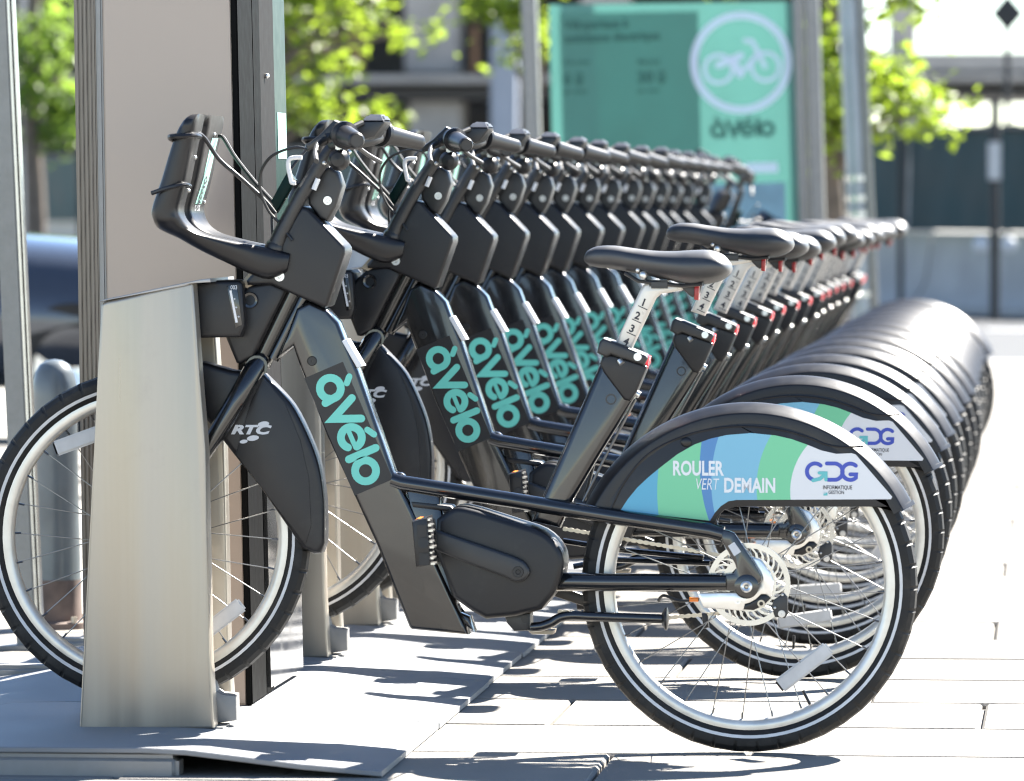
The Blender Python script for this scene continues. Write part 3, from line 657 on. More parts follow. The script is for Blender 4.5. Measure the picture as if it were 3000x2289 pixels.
    pi_=spline([P(*q,-.16) for q in ((584,334),(578,372),(566,425),(546,525),(530,585),(524,612),(527,632),(538,652),(558,671),(590,687),(640,700),(690,711),(735,720),(785,732),(830,745))],3)
    K=len(po)
    def hw(t): return .192-.015*t if t<.45 else .185-(t-.45)/.55*.115
    def cpt(t,yf,n):
        i=min(K-2,int(t*(K-1))); u_=t*(K-1)-i
        p=Vector(po[i]).lerp(Vector(po[i+1]),u_); q=Vector(pi_[i]).lerp(Vector(pi_[i+1]),u_)
        q=p.lerp(q,n/.042); return Vector((q.x,yf*hw(t),q.y))
    sect=[(-1,.007),(-1,.027),(-.97,.035),(-.90,.041),(-.80,.042),(-.50,.042),(-.44,.040),(-.40,.034),(-.38,.022),(-.09,.022),(-.07,.034),(-.03,.040),(.03,.042),(.80,.042),(.90,.041),(.97,.035),(1,.027),(1,.007),(.96,-.002),(.85,-.007),(.6,-.009),(-.6,-.009),(-.85,-.007),(-.96,-.002)]
    m=M(); ns=len(sect)
    for i in range(K):
        t=i/(K-1); d=min(1,.35+t/.06) if False else 1
        for (yf,n) in sect:
            if t<.03 and n>.01: n=max(n,.036)
            m.v.append(cpt(t,yf*(1-.16*max(0,1-t/.05)**2),n))
    for i in range(K-1):
        for j in range(ns): m.f.append((i*ns+j,i*ns+(j+1)%ns,(i+1)*ns+(j+1)%ns,(i+1)*ns+j))
    m.f.append(tuple(range(ns))); m.f.append(tuple((K-1)*ns+j for j in range(ns)))
    BK=A('front_carrier',m,'dark_plastic',T,50)
    m=M(); 
    for (t0,t1) in ((.115,.315),):
        NQ=14; q=[]
        for i in range(NQ+1):
            t=t0+(t1-t0)*i/NQ; e=.14*i/NQ; q+=[cpt(t,.30-e,.0428),cpt(t,.70-e,.0428)]
        m.add(q,[(2*i,2*i+1,2*i+3,2*i+2) for i in range(NQ)])
    obj('carrier_sticker',m,'mint_pale',BK)
    fa=cpt(.205,.34,.0445); fb2=cpt(.285,.27,.0445); u=(fb2-fa).normalized(); nrm=(cpt(.2,.7,.06)-cpt(.2,.7,.04)).normalized(); v=nrm.cross(u)*1
    obj('sticker_lettering',avelo((fa+v*.0,u,v,nrm),.018),'print_black',BK)
    tb=M()
    for i in range(5):
        a=cpt(.325+i*.012,.18,.0428); b_=cpt(.325+i*.012,.52,.0428); c_=cpt(.331+i*.012,.52,.0428); d_=cpt(.331+i*.012,.18,.0428); tb.add([a,b_,c_,d_],[(0,1,2,3)])
    obj('small_print',tb,'print_grey',BK)
    for (t,yy) in ((.17,-.55),(.25,-.50),(.10,.40),(.30,.75)): obj('rivet',M().sphere(cpt(t,yy,.042),.004,8),'silver',BK)
    bn=M()
    pa=[cpt(.115,-.62,.046),cpt(.11,-.98,.046),cpt(.115,-1.06,.02),cpt(.12,-1.03,-.012),cpt(.13,-.6,-.012)]
    bn.tube(spline([tuple(p) for p in pa],4),.0055,8)
    A('bungee_cord',M().tube(spline([tuple(cpt(.115,-1.04,.02)),tuple(cpt(.105,-.62,.047)),tuple(P3(640,465,-.09)),tuple(P3(700,518,-.075)),tuple(P3(770,582,-.05)),tuple(P3(806,625,-.04))],5),.0042,8),'satin_black')
    A('bungee_cord',M().tube(spline([tuple(cpt(.105,.62,.047)),tuple(P3(655,405,.11)),tuple(P3(690,462,.09)),tuple(P3(745,532,.06)),tuple(P3(800,592,.04))],5),.0042,8),'satin_black')
    A('strap',bn,'dark_plastic')
    A('strap',M().tube(spline([tuple(cpt(.235,-.60,.045)),tuple(cpt(.23,-.98,.044)),tuple(cpt(.24,-1.03,.015)),tuple(cpt(.255,-1.0,-.012))],4),.0045,8),'dark_plastic')
    A('brake_hose',M().tube(spline([tuple(P3(905,440,-.14)),tuple(P3(865,432,-.12)),tuple(P3(800,455,-.09)),tuple(P3(766,500,-.07)),tuple(P3(762,555,-.06)),tuple(P3(785,615,-.055)),tuple(P3(815,650,-.05)),tuple(P3(845,690,-.062)),tuple(P3(856,705,-.064))],5),.003,8),'satin_black')
    A('brake_hose',M().tube(spline([tuple(P3(905,430,.14)),tuple(P3(850,500,.10)),tuple(P3(800,610,.07)),tuple(P3(800,700,.06))],5),.003,8),'satin_black')
    # ---- docking bracket under the cowl
    db=PL([(655,975),(692,1064),(705,1066),(742,1046),(800,925),(838,850),(790,826),(725,838),(690,870),(668,900)],-.045)
    DB=A('docking_bracket',M().prism(db,-.046,.046,.008,3),'plastic_black',T,45)
    obj('lock_ring',M().revolve([(.0105,-.052),(.0150,-.053),(.0165,-.050),(.0165,-.045),(.0105,-.045)],28,*P(733,880,-.047)),'gloss_black',DB)
    obj('lit_underside',M().prism(PL([(735,795),(760,770),(750,830),(727,848),(700,835)],-.04),-.046,.046,.006),'tan_foot_lit_underside',DB)  # tan block paints in the light on the underside of the head
    return T
BIKE=build_bike()
YS=[0,1.70,2.64,3.46,4.26,5.03,5.80,6.56,7.32,8.08,8.84,9.58,10.32,11.06,11.80]
ORD=['','second','third','fourth','fifth','sixth','seventh','eighth','ninth','tenth','eleventh','twelfth','thirteenth','fourteenth','last']
# ================================================================== OTHER BICYCLES OF THE ROW
rb_=random.Random(11); BIKES=[BIKE]
for i,yv in enumerate(YS[1:],1):
    b=copy_tree(BIKE); BIKES.append(b)
    b.location=(rb_.uniform(-.010,.010)+.014,yv,0); b.rotation_euler=(rb_.uniform(-.008,.008),.011+rb_.uniform(-.003,.003),rb_.uniform(-.010,.010))
    b['label']={1:'black rental bicycle just beyond the tall kiosk, its company logo above the nearest fender',
                2:'black rental bicycle docked third from the camera, next one beyond the bicycle by the kiosk',
                14:'farthest black rental bicycle in the row, its front carrier turned round'}.get(i,'black rental bicycle docked %s in the row counting away from the camera'%ORD[i])
    dz=rb_.uniform(.008,.030) if i not in (1,) else .035
    for c in b.children:
        n=c.name.split('.')[0]
        if n in ('saddle','seat_post','reflector_bracket'):
            c.location=(dz*.42,0,dz)
    for c in b.children:
        if c.name.split('.')[0] in ('front_wheel','rear_wheel'): c.rotation_euler.y+=rb_.uniform(0,6.2) if i!=1 else .5
# the farthest bicycle stands with its handlebar turned right round
last=BIKES[-1]; a0=P3(768,1043); a1=P3(868,836); ax=(a1-a0).normalized()
rot=Matrix.Translation(a0)@Matrix.Rotation(R(-150),4,ax)@Matrix.Translation(-a0)
for c in list(last.children):
    if c.name.split('.')[0] in ('stem','handlebar','grip','brake_lever','control_display','bell','front_carrier','bungee_cord','strap','brake_hose','head_cowl','cable_cover','screen_plate'):
        c.matrix_local=rot@c.matrix_local

# ================================================================== DOCKS AND BASE PLATES
def build_dock():
    T=thing('docking_post','brushed steel docking post in front of the nearest bicycle','docking post',(-1.18,0,.045),'brushed steel docking posts')
    off=Vector((-1.18,0,.045))
    def A(n,m,mt,p=T,ang=38):
        if p is T: m.v=[tuple(Vector(v)-off) for v in m.v]
        return obj(n,m,mt,p,ang)
    out=PL([(300,888),(312,882),(562,828),(566,836),(584,1100),(602,1319),(614,1913),(627,2136),(232,2139),(284,1120),(296,896)],-.15)
    N=A('steel_shell',M().prism(out,-.150,-.092,.010,4),'dock_steel',T,30)
    A('steel_shell',M().prism(out,.095,.150,.010,4),'dock_steel',T,30)
    A('top_lid',M().prism(PL([(300,884),(320,876),(600,818),(628,815),(630,826),(570,830),(556,836)],-.1),-.154,.154,.004),'dock_edge')
    A('bridge',M().prism(PL([(320,890),(560,838),(570,975),(420,990),(330,960)],0),-.092,.095,0),'dock_grey')
    lk=PL([(560,838),(622,822),(702,822),(712,832),(718,955),(706,988),(590,990),(566,985)],-.075)
    A('lock_block',M().prism(lk,-.085,.085,.008,3),'plastic_black')
    lp=A('status_panel',M().prism(PL([(664,838),(694,834),(710,952),(690,962)],-.086),-.0875,-.084,.001),'gloss_black')
    k=M(); 
    k.prism(PL([(672,852),(678,851),(697,945),(690,946)],-.088),-.0885,-.087); 
    obj('status_strip',M().add([Vector(v)-off for v in k.v],k.f),'sticker_white',lp)
    for q in ((687,876),(692,901),(699,928)): obj('status_mark',M().sphere(P3(*q,-.0876)-off,.002,8),'print_grey',lp)
    t=text_mesh('003',side_frame(675,848,-.0882),12*PX,.8,.01); t.v=[tuple(Vector(v)-off) for v in t.v]; obj('dock_number',t,'print_grey',lp)
    # wheel chocks either side of the tyre
    for yv,(dx,dy) in ((-.062,(0,0)),(.062,(0,-4))):
        q=[(a+dx,b+dy) for a,b in ((622,1985),(634,2000),(640,2022),(655,2032),(697,2036),(699,2108),(630,2118),(620,2118))]
        A('wheel_chock',M().prism(PL(q,yv),yv-.022,yv+.022,.005,2),'dock_grey')
    A('foot_plate',M().box((-1.325,-.145,.0445),(-1.03,.145,.054),.003),'dock_grey')
    return T
DOCK=build_dock(); DOCKS=[DOCK]
for i,yv in enumerate(YS[1:],1):
    d=copy_tree(DOCK); d.location=(-1.18,yv,.045); DOCKS.append(d)
    d['label']={1:'steel docking post just beyond the tall kiosk, holding the second nearest bicycle',14:'farthest steel docking post, holding the last bicycle of the row'}.get(i,'steel docking post holding the %s bicycle of the row'%ORD[i])
prof_t=[(-1.82,.010),(-1.55,.050),(-1.40,.053),(-1.12,.054),(-1.04,.051),(-.95,.041),(-.82,.026),(-.665,.014)]
bounds=[-.56,.40,1.40]+[(YS[i]+YS[i+1])/2 for i in range(1,14)]+[12.2]
PN=['base plate at the near end of the station, under the nearest docking post','base plate carrying the tall kiosk']
for i in range(len(bounds)-1):
    y0,y1=bounds[i]+.002,bounds[i+1]-.002; yc=(y0+y1)/2
    up_=[(x,z) for x,z in prof_t]; lo=[(x,z-.011) for x,z in prof_t][::-1]
    root=thing('base_plate',PN[i] if i<2 else ('base plate under the docking post beyond the kiosk' if i==2 else 'base plate under the %s docking post of the row'%ORD[i-1]),'base plate',(-1.2,yc,0),'grey base plates of the bicycle station')
    m=M().prism([(x+1.2,z) for x,z in up_+lo],y0-yc,y1-yc,.002,1)
    pl=obj('sheet',m,'plate_metal',root,20)
    b=M().box((-1.82+1.2,y0-yc-.004,-.02),(-1.055+1.2,y0-yc+.075,.0405),.012,3); obj('cross_beam',b,'dock_grey',root)
    root.location.x+=[0,.001,-.002,.002,-.001][i%5]; root.rotation_euler=(0,0,[0,.0005,-.001,.001,-.0006][i%5])

# ================================================================== KIOSK
KX0,KX1,KY0,KY1=-1.400,-1.046,.35,1.10
K=thing('payment_kiosk','tall taupe payment kiosk with a glazed map side, rising between the two nearest docking posts','kiosk',(-1.22,.72,.046),'' or None)
def KA(n,m,mt,ang=38,p=None):
    m.v=[(v[0]+1.22-.012*(v[2]/1.5)*(1 if v[0]>-1.2 else 0),v[1]-.72,v[2]-.046) for v in m.v]; return obj(n,m,mt,p or K,ang)
KA('side_panel',M().box((KX0+.060,KY0+.004,.05),(KX1-.012,KY0+.05,2.45),.004),'kiosk_taupe')
KA('core',M().box((KX0+.02,KY0+.05,.05),(KX1-.03,KY1-.02,2.45)),'kiosk_black')
cp=M().box((KX0,KY0+.006,.05),(KX0+.045,KY0+.06,2.46),.003)
KA('corner_profile',cp,'kiosk_profile')
for x in (.004,.013,.022,.031): KA('profile_groove',M().box((KX0+x,KY0+.001,.05),(KX0+x+.005,KY0+.007,2.46),.0015),'kiosk_profile')
KA('panel_edge',M().box((KX0+.046,KY0+.002,.05),(KX0+.060,KY0+.04,2.45),.004),'alu_frame')
KA('corner_trim',M().box((KX1-.014,KY0,.05),(KX1,KY0+.014,2.46),.003),'kiosk_black')
KA('door_frame',M().box((KX1-.028,KY0+.016,.05),(KX1-.002,KY0+.22,2.46),.004),'kiosk_black')
KA('door_frame',M().box((KX1-.028,KY0+.235,.05),(KX1-.004,KY0+.34,2.46),.004),'kiosk_black')
KA('door_panel',M().box((KX1-.028,KY0+.345,.62),(KX1-.006,KY0+.56,2.46),.004),'kiosk_grey')
mg=KA('map_glass',M().box((KX1-.028,KY0+.565,.9),(KX1-.008,KY1,2.46),.003),'glass_dark')
KA('map_sheet',M().box((KX1-.0075,KY0+.60,1.185),(KX1-.0065,KY1-.02,1.285)),'mint_pale',38)
KA('skirt',M().box((KX1-.028,KY0+.225,.05),(KX1+.004,KY1,.61),.028,4),'skirt_steel')
KA('screw',M().sphere((KX1-.002,KY0+.42,1.36),.006,8),'silver')
K.rotation_euler=(0,-R(.75),0)

# ================================================================== STANDING THINGS NEAR THE KIOSK
PT=thing('panel_post','grey metal post with a bright chrome edge at the left border of the picture','post',(-1.896,2.36,0))
obj('shaft',M().box((-.028,-.02,0),(.020,.02,3.3),.003),'post_grey',PT)
obj('chrome_edge',M().box((.0205,-.018,0),(.0275,.018,3.3),.002),'bright_steel',PT)
obj('groove_strip',M().box((.028,-.016,0),(.031,.016,3.3),.001),'kiosk_black',PT)
obj('chrome_edge',M().box((.0315,-.017,0),(.036,.017,3.3),.0015),'bright_steel',PT)
obj('foot_plate',M().box((-.07,-.06,0),(.07,.06,.012),.003),'dock_grey',PT)
PT.rotation_euler=(0,-R(2.5),0)
BO=thing('bollard','blue grey bollard with domed top and rusty foot, left of the kiosk','bollard',(-1.955,3.02,0))
pr=[(.001,.69),(.020,.687),(.038,.676),(.050,.655),(.0565,.625),(.058,.60),(.0585,.5),(.062,.3),(.066,.13),(.067,.12)]
def lathe(prof,n=32):
    m=M();k=len(prof)
    for i in range(n):
        a=2*math.pi*i/n
        for r,z in prof: m.v.append((r*math.cos(a),r*math.sin(a),z))
    for i in range(n):
        for j in range(k-1): m.f.append((i*k+j,((i+1)%n)*k+j,((i+1)%n)*k+j+1,i*k+j+1))
    return m
obj('shaft',lathe(pr),'bollard_paint',BO,50); obj('rusty_foot',lathe([(.0675,.125),(.069,.05),(.07,.02),(.095,.016),(.097,0)]),'rust',BO)
for i in range(4):
    a=math.pi/4+i*math.pi/2; obj('anchor_bolt',M().tube([(.085*math.cos(a),.085*math.sin(a),.012),(.085*math.cos(a),.085*math.sin(a),.032)],.008,8),'chain_metal',BO)

# ================================================================== INFORMATION SIGN BEHIND THE ROW
SY=15.0; SX,_=P(1965,600,SY)
S=thing('information_sign','large teal bicycle sharing information sign in a metal frame behind the row','sign',(SX,SY,0))
S_rot=R(-1.8)
RI=Matrix.Rotation(S_rot,3,'Y').inverted()
def sp_(px,py,dy=0):
    v=P3(px,py,SY+dy)-Vector((SX,SY,0)); return RI@v
def srect(n,x0,y0,x1,y1,d0,d1,mt,p=None,bev=.004):
    a=sp_(x0,y1); b=sp_(x1,y0); return obj(n,M().box((min(a.x,b.x),d0,min(a.z,b.z)),(max(a.x,b.x),d1,max(a.z,b.z)),bev),mt,p or S)
for n,x0,x1 in (('frame_post',1548,1592),('frame_post',2343,2372),('frame_post',2376,2418)):
    a=sp_(x0,650); b=sp_(x1,650); obj(n,M().box((a.x,-.06,0),(b.x,.06,2.75),.012,3),'alu_frame',S)
a=sp_(1548,650); b=sp_(2418,650)
obj('top_rail',M().box((a.x,-.06,2.752),(b.x,.06,2.84),.01),'alu_frame',S)
obj('bottom_rail',M().box((a.x,-.05,.55),(b.x,.05,.66),.01),'alu_frame',S)
def pmat(name):
    m=MAT[name].copy(); m.name=name+'_backlit'; MAT[m.name]=m; t=m.node_tree; b=t.nodes['Principled BSDF']
    tr=t.nodes.new('ShaderNodeBsdfTranslucent'); ms=t.nodes.new('ShaderNodeMixShader'); ms.inputs[0].default_value=.30
    src=b.inputs['Base Color'].links[0].from_socket; t.links.new(src,tr.inputs[0])
    t.links.new(b.outputs[0],ms.inputs[1]); t.links.new(tr.outputs[0],ms.inputs[2]); t.links.new(ms.outputs[0],t.nodes['Material Output'].inputs[0])
for n in ('poster_teal','poster_dark','poster_blue','poster_lilac'): pmat(n)
def flat(n,pts,dy,mt,p): return obj(n,M().add([Vector((v.x,dy,v.z)) for v in [sp_(*q) for q in pts]],[tuple(range(len(pts)))]),mt,p)
PO=flat('poster',[(1608,14),(2338,4),(2355,1000),(1630,1000)],0,'poster_teal_backlit',S)
flat('price_panel',[(1640,40),(2045,34),(2062,900),(1660,900)],-.004,'poster_dark_backlit',PO)
flat('photo_print',[(2078,540),(2300,535),(2310,900),(2085,900)],-.004,'poster_blue_backlit',PO)
def sfr(px,py,dy): 
    v=sp_(px,py); return (Vector((v.x,dy,v.z)),Vector((1,0,0)),Vector((0,0,1)),Vector((0,-1,0)))
SPX=25.8/FPX
k=M()
for t,x,y,h,xs,bo in (('Vélopartage à',1654,86,23,.98,.03),('assistance électrique',1654,125,23,.98,.03),('6 $',1652,246,29,1.0,.03),('30 $',1868,242,29,1.05,.03),('À la carte',1652,190,13,1,0),('Mensuel',1868,188,13,1,0),('par trajet',1652,275,12,1,0),('par mois',1868,272,12,1,0)):
    m=text_mesh(t,sfr(x,y,-.007),h*SPX*1.05,xs,bo+.025); k.add(m.v,m.f)
obj('price_lettering',k,'poster_text',PO)
k=M(); f=sfr(2171,184,-.007); k.ribbon([(a*SPX,b*SPX) for a,b in ring(0,0,138,48)],23*SPX,f,True)
obj('ring_emblem',k,'poster_lilac_backlit',PO)
k=M(); z=.4087
def ic(pts,wd,closed=False,lift=0): k.ribbon([((a-1520)*z*SPX,-(b-450)*z*SPX) for a,b in pts],wd*z*SPX,f,closed,lift)
ic(ring(1358,490,100),30,True); ic(ring(1695,485,100),30,True)
ic([(1358,462),(1470,420),(1520,400)],52,False,.0005); ic([(1470,430),(1512,535)],52,False,.001); ic([(1512,535),(1640,395)],36,False,.0015)
ic([(1555,292),(1605,300),(1650,390),(1692,485)],34,False,.002)
obj('bicycle_emblem',k,'poster_lilac_backlit',PO)
v=sfr(2083,407,-.007); obj('name_lettering',avelo(v,.075),'poster_text',PO)
flat('partner_label',[(2182,478),(2278,476),(2280,506),(2184,508)],-.007,'poster_lilac_backlit',PO)
S.rotation_euler=(0,S_rot,0)

# ================================================================== POLE BESIDE THE SIGN
PY=16.6; px_,_=P(2540,850,PY)
PO2=thing('street_pole','grey metal street pole leaning slightly, right of the teal sign','pole',(px_,PY,0))
obj('shaft',M().tube([(0,0,0),(0,0,1.5),(0,0,5.5)],[.050,.048,.044],20),'pole_grey',PO2)
obj('sign_channel',M().box((.045,-.03,.1),(.085,.03,4.6),.006),'alu_frame',PO2)
for zc in (.9,1.02,1.10,1.2,.62): obj('band_clamp',M().tube([(0,0,zc),(0,0,zc+.03)],.056,20),'bright_steel',PO2)
obj('base_flange',M().tube([(0,0,0),(0,0,.03)],.12,20),'pole_grey',PO2)
PO2.rotation_euler=(0,-R(2.7),0)

# ================================================================== BARRIERS, FENCE AND CONCRETE STRUCTURE
FA=Vector((P(3150,600,41)[0],41,0)); FB=Vector((P(-150,600,80)[0],80,0)); FD=(FB-FA); FL=FD.length; FD.normalize(); ang=math.atan2(FD.y,FD.x)
NB=int(FL/3.05)
bp=[(-.30,0),(-.30,.08),(-.16,.30),(-.09,.80),(.09,.80),(.16,.30),(.30,.08),(.30,0)]
bm_=M(); 
for x in (-1.5,1.5): bm_.v+= [(x,y,z) for y,z in bp]
for j in range(8): bm_.f.append((j,(j+1)%8,8+(j+1)%8,8+j))
bm_.f+= [tuple(range(8)),tuple(range(8,16))]
BME=mesh('jersey_barrier',bm_,'concrete',30)
scr=M(); nx,nz=16,5
for i in range(nx+1):
    for j in range(nz+1): scr.v.append((-1.5+3*i/nx,.03*math.sin(i*1.7+j)*(.4+.3*math.sin(j*2.1)),.82+1.02*j/nz+(.015*math.sin(i*2.3) if j==nz else 0)))
for i in range(nx):
    for j in range(nz): a=i*(nz+1)+j; scr.f.append((a,a+nz+1,a+nz+2,a+1))
SCR=mesh('mesh_screen',scr,'fence_green',60)
PST=mesh('fence_post',M().tube([(0,.06,0),(0,.06,1.92)],.03,10),'steel_dark')
RAIL=mesh('rail',M().tube([(-1.5,.06,1.80),(1.5,.06,1.80)],.02,8),'steel_dark')
WH=['at the right border of the picture','second from the right border','behind the street pole','behind the right part of the sign','behind the middle of the sign','behind the left part of the sign']
for i in range(NB):
    c=FA+FD*(3.05*(i+.5)); 
    where=WH[i] if i<6 else '%s from the right in the line'%['seventh','eighth','ninth','tenth','eleventh','twelfth','thirteenth','fourteenth','fifteenth','sixteenth'][min(i-6,9)]
    o=new_obj('jersey_barrier',BME); o.location=c; o.rotation_euler=(0,0,ang); tag(o,'concrete jersey barrier across the road, '+where,'barrier','concrete barriers across the road')
    t=thing('fence_panel','dark green screened fence panel above the concrete barrier, '+where,'fence',c+Vector((0,0,0)),'dark green fence panels along the road'); t.rotation_euler=(0,0,ang)
    new_obj('mesh_screen',SCR,t).location=(0,.35,0); new_obj('fence_post',PST,t).location=(-1.47,.35,0); new_obj('rail',RAIL,t).location=(0,.35,0)
# tall fence post with a pale reflector, and the diamond sign
c=P3(2915,600,40.2)
t=thing('marker_post','dark marker post with a white reflective panel in front of the green fence','post',(c.x,c.y,0))
obj('shaft',M().tube([(0,0,0),(0,0,2.05)],.045,12),'steel_dark',t); obj('reflective_panel',M().box((-.07,-.06,1.30),(.06,-.047,1.66),.01),'reflector_white',t)
for s in (-1,1): obj('lamp',M().sphere((s*.13,-.07,.70),.075,14,(1,.6,1)),'print_grey',t)
c=P3(2950,600,46)
t=thing('diamond_sign','small dark diamond sign on a thin post above the far fence','sign',(c.x,c.y,0))
obj('post',M().tube([(0,0,0),(0,0,3.0)],.03,8),'steel_dark',t)
zz=P(2948,40,46)[1]; obj('plate',M().prism([(0,zz-.2),(.17,zz),(0,zz+.2),(-.17,zz)],-.02,.02,.003),'steel_dark',t)
# elevated structure
HY=112.0
def hb(px,py,y=HY): return P(px,py,y)
t=thing('elevated_road','dark concrete elevated road with heavy columns in the far background','bridge',(P(1900,600,HY)[0],HY,0))
off=t.location.copy()
def HA(n,x0,y0,x1,y1,d0,d1,mt,bev=.03):
    a=hb(x0,y1); b=hb(x1,y0); return obj(n,M().box((a[0]-off.x,d0,a[1]),(b[0]-off.x,d1,b[1]),bev),mt,t)
HA('deck_edge',-400,214,5600,250,-1.2,5,'concrete_dark'); HA('deck_beam',-400,250,5600,296,-.6,6,'steel_dark')
HA('upper_fascia',2350,150,5600,214,-1.0,5,'concrete_dark')
for x0,x1,top in ((2604,2684,-300),(1185,1340,-300),(300,420,-300),(1700,1840,-300),(3900,4000,-300),(4900,5000,-300)): HA('column',x0,top,x1,214,0,1.2,'concrete_dark')
for x0,x1 in ((2602,2735),(1195,1345),(430,560),(1800,1950),(3890,4020),(4890,5020)): HA('column',x0,296,x1,760,.2,1.6,'concrete_dark')
HA('upper_deck',-400,-420,2420,-180,-1,8,'concrete_dark')
HA('back_wall',-400,-180,2420,800,7.9,8.6,'steel_dark',0)
for x0,y0,x1,y1 in ((985,95,1075,122),(1055,60,1082,215),(930,140,1060,160),(1400,80,1416,215),(860,170,930,214),(140,214,236,244)): HA('formwork',x0,y0,x1,y1,-1.3,-.9,'wood_form')
c=P3(1478,600,60)
o=thing('concrete_pillar','pale blue grey concrete pillar left of the teal sign, far behind the bicycles','pillar',(c.x,c.y,0)); wd=.17
obj('shaft',M().box((-wd,-wd,0),(wd,wd,5.2),.03),'concrete_blue',o)
obj('base',M().box((-wd-.08,-wd-.08,-.05),(wd+.08,wd+.08,.35),.03),'concrete_blue',o)
for px,mt,lab,r,y in ((88,'concrete','pale slim lamp post at the left, in front of the green trees',.07,58),(124,'steel_dark','dark slim lamp post at the left, right of the pale one',.055,52)):
    c=P3(px,600,y); o=thing('lamp_post',lab,'lamp post',(c.x,c.y,0))
    obj('shaft',M().tube([(0,0,0),(0,0,2),(0,0,7)],[r*1.2,r,r*.7],12),mt,o); obj('base',M().tube([(0,0,-.05),(0,0,.35)],[r*2,r*1.7],12),mt,o); o.rotation_euler=(0,-R(1),0)

# ================================================================== TREES
def tree(label,base,blobs,leafm,seed,trunk_h,tr,size=.10,name='street_tree'):
    rr=random.Random(seed); t=thing(name,label,'tree',base)
    top=Vector((0,0,trunk_h)); tm=M(); pts=[(0,0,-.05),(.02,.01,trunk_h*.3),(-.03,.02,trunk_h*.65),(.02,0,trunk_h)]
    tm.tube(spline(pts,4),[tr*(1.15-.6*i/12) for i in range(13)],10); obj('trunk',tm,'bark',t)
    bm2=M(); lm=M(); B=Vector(base)
    for (c,rad,n) in blobs:
        c=Vector(c)-B; st=Vector((0,0,min(trunk_h*.95,max(trunk_h*.45,c.z-.5))))
        mid=(st+c)/2+Vector((rr.uniform(-.15,.15),rr.uniform(-.15,.15),.12)); bm2.tube(spline([tuple(st),tuple(mid),tuple(c)],4),[tr*.4*(1-.8*i/8) for i in range(9)],6)
        subs=[]
        for q in range(max(3,n//45)):
            while True:
                d=Vector((rr.uniform(-1,1),rr.uniform(-1,1),rr.uniform(-1,1)))
                if d.length<1: break
            e=c+Vector((d.x*rad[0],d.y*rad[1],d.z*rad[2])); subs.append(e)
            if q%2==0: bm2.tube([c,(c+e)/2+Vector((0,0,.04)),e],[tr*.10,tr*.07,tr*.03],5)
        for q in range(n):
            e=rr.choice(subs); p=e+Vector((rr.gauss(0,.13),rr.gauss(0,.13),rr.gauss(0,.09)))
            s=size*rr.uniform(.6,1.25); n1=Vector((rr.gauss(0,.7),rr.gauss(0,.7),1)).normalized(); a=n1.orthogonal().normalized(); a.rotate(Matrix.Rotation(rr.uniform(0,6.28),3,n1)); b=n1.cross(a)
            lm.add([p-a*s*.5,p-b*s*.32+n1*s*.08,p+a*s*.55,p+b*s*.32+n1*s*.08],[(0,1,2),(0,2,3)])
    obj('branches',bm2,'bark',t)
    me=bpy.data.meshes.new('leaves'); me.from_pydata(lm.v,[],lm.f); me.materials.append(MAT[leafm]); new_obj('leaves',me,t)
    return t
def bl(px,py,y,rx,ry,rz,n): c=P3(px,py,y); return (c,(rx,ry,rz),n)
y=22
c=P3(2440,600,y)
tree('young street tree with bright yellow green leaves between the teal sign and the pole',(c.x,y,0),[bl(2420,60,y,.14,.4,.4,260),bl(2425,230,y-.4,.12,.4,.30,300),bl(2420,350,y,.12,.3,.14,200),bl(2400,445,y,.05,.1,.06,22),
  bl(2640,5,y-.3,.10,.3,.06,90),bl(2550,225,y,.10,.25,.05,100),bl(2640,255,y,.10,.2,.05,110),bl(2705,335,y,.05,.15,.07,90),bl(2640,312,y,.06,.1,.05,70),
  bl(2300,-300,y,.7,.7,.55,700),bl(2500,-500,y+.3,.9,.8,.6,700),bl(2760,-330,y,.5,.5,.35,350)],'leaf',5,2.6,.07)
y=31
c=P3(770,600,y)
tree('leafy street tree with sunlit leaves right behind the tall kiosk',(c.x,y,0),[bl(880,40,y,.18,.5,.18,150),bl(1000,45,y,.14,.5,.07,50),bl(1075,20,y,.14,.4,.05,40),bl(1130,75,y-.3,.10,.3,.04,32),bl(880,130,y,.10,.4,.07,45),bl(1215,95,y-.3,.05,.1,.04,30),
  bl(865,250,y,.08,.3,.16,80),bl(940,325,y,.20,.4,.04,80),bl(1080,330,y,.14,.3,.05,60),bl(990,205,y,.06,.15,.06,60),bl(870,330,y,.16,.3,.08,80),bl(780,-100,y,.6,.6,.45,700),bl(1000,-260,y,.8,.7,.5,800)],'leaf',6,3.2,.10,.11)
y=30
c=P3(1560,600,y)
tree('slender street tree with drooping leaf sprays at the left edge of the teal sign',(c.x,y,0),[bl(1430,8,y,.12,.2,.07,160),bl(1490,35,y,.07,.2,.10,160),bl(1515,80,y,.05,.15,.05,60),bl(1498,155,y,.03,.08,.03,26),bl(1535,140,y,.05,.1,.08,60),bl(1600,-200,y,.6,.6,.4,500)],'leaf',8,2.9,.06,.10)
y=40
c=P3(98,600,y)
tree('dense green tree at the far left, seen between the post and the kiosk',(c.x,y,0),[bl(80,60,y,.30,.5,.40,230),bl(190,90,y,.20,.5,.24,170),bl(170,260,y,.2,.4,.16,260),bl(40,230,y,.3,.5,.25,220),bl(190,370,y,.16,.3,.14,160),bl(60,-250,y,.9,.8,.5,700)],'leaf_dark',9,3.2,.10,.13)

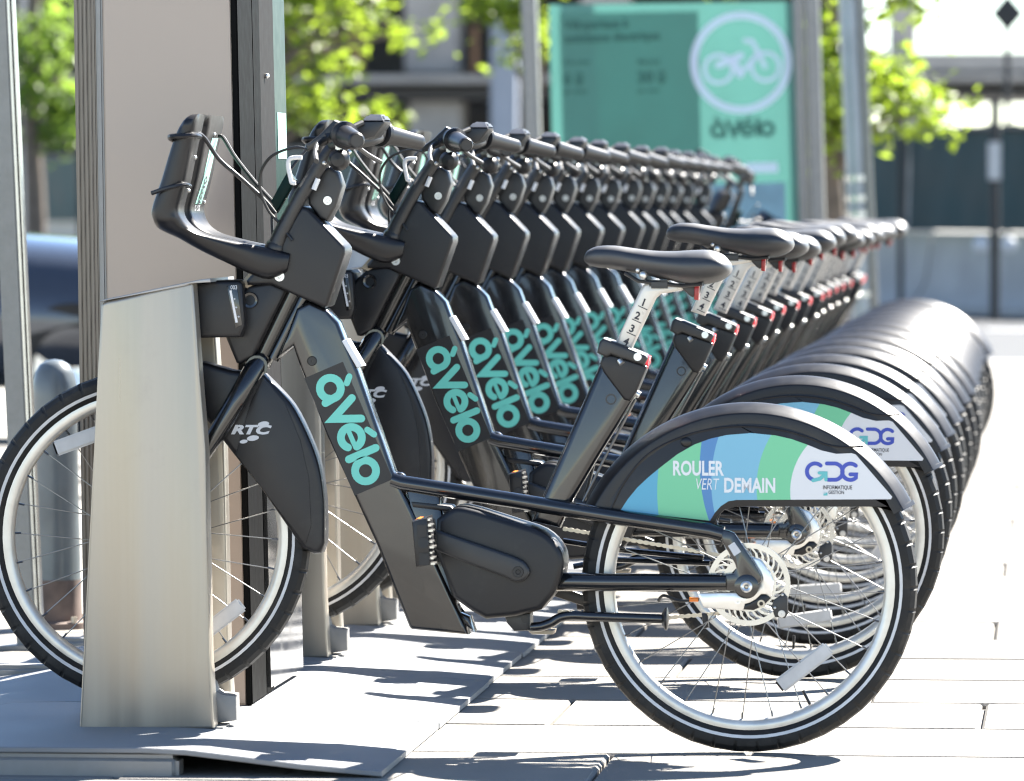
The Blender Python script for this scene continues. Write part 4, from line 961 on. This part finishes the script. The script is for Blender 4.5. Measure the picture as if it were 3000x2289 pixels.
# ================================================================== PARKED CAR AT THE LEFT
def car():
    c=P3(222,1280,14.3); t=thing('parked_car','dark blue parked car behind the bollard, partly hidden by the kiosk','car',(c.x,c.y,-.0))
    # local: +x forward, front right corner of the bumper is near the origin
    off=Vector((.62,.80,0))
    st=[(.32,.30,.62,.52),(.25,.24,.70,.70),(.05,.20,.80,.80),(-.35,.20,.88,.86),(-.9,.20,.93,.89),(-1.25,.20,.96,.90),(-2.4,.20,.97,.90),(-3.4,.20,.97,.89),(-3.85,.22,.95,.86),(-4.1,.30,.90,.78),(-4.2,.38,.80,.66)]
    m=M(); n=14
    for x,z0,z1,hwd in st:
        for j in range(n):
            a=2*math.pi*j/n; ca,sa=math.cos(a),math.sin(a)
            m.v.append(Vector((x,hwd*math.copysign(abs(ca)**.5,ca)*(1-.06*max(0,sa)),(z0+z1)/2+(z1-z0)/2*math.copysign(abs(sa)**.55,sa)))+off)
    for i in range(len(st)-1):
        for j in range(n): m.f.append((i*n+j,i*n+(j+1)%n,(i+1)*n+(j+1)%n,(i+1)*n+j))
    m.f.append(tuple(range(n))); m.f.append(tuple((len(st)-1)*n+j for j in range(n)))
    obj('body',m,'car_blue',t,50)
    cab=[(-1.42,.955,.80),(-2.05,1.38,.62),(-3.1,1.42,.62),(-3.85,.93,.78)]
    m=M().add([Vector((x,s*w_,z))+off for x,z,w_ in cab for s in (-1,1)],[(0,1,3,2),(2,3,5,4),(4,5,7,6),(0,2,4,6),(1,3,5,7)]); obj('cabin_glass',m,'car_glass',t,20)
    obj('roof',M().box((-3.15+off.x,-.62+off.y,1.405),(-2.0+off.x,.62+off.y,1.445),.02),'car_blue',t)
    for s in (-1,1):
        obj('headlight',M().sphere(Vector((.16,s*.60,.70))+off,.12,14,(.9,1.1,.55)),'bright_steel',t)
        for x in (-.62,-3.3):
            W=obj('wheel',M().revolve([(.31,-.11),(.32,0),(.31,.11),(.20,.11),(.18,0),(.20,-.11)],28,x+off.x,.315),'rubber',t)
            W.location.y=s*.76+off.y; obj('rim',M().revolve([(.001,-.06),(.19,-.09),(.20,.09),(.001,.06)],20,x+off.x,.315,closed=False),'silver',W)
    obj('bumper_grille',M().box((.18+off.x,-.52+off.y,.34),(.345+off.x,.52+off.y,.55),.03),'dark_plastic',t)
    obj('door_mirror',M().sphere(Vector((-1.75,-.95,1.0))+off,.10,12,(.6,1,.7)),'car_blue',t)
    t.rotation_euler=(0,0,R(-4)); return t
car()
for o in bpy.data.objects:
    if o.get('group')==None and 'group' in o.keys(): del o['group']
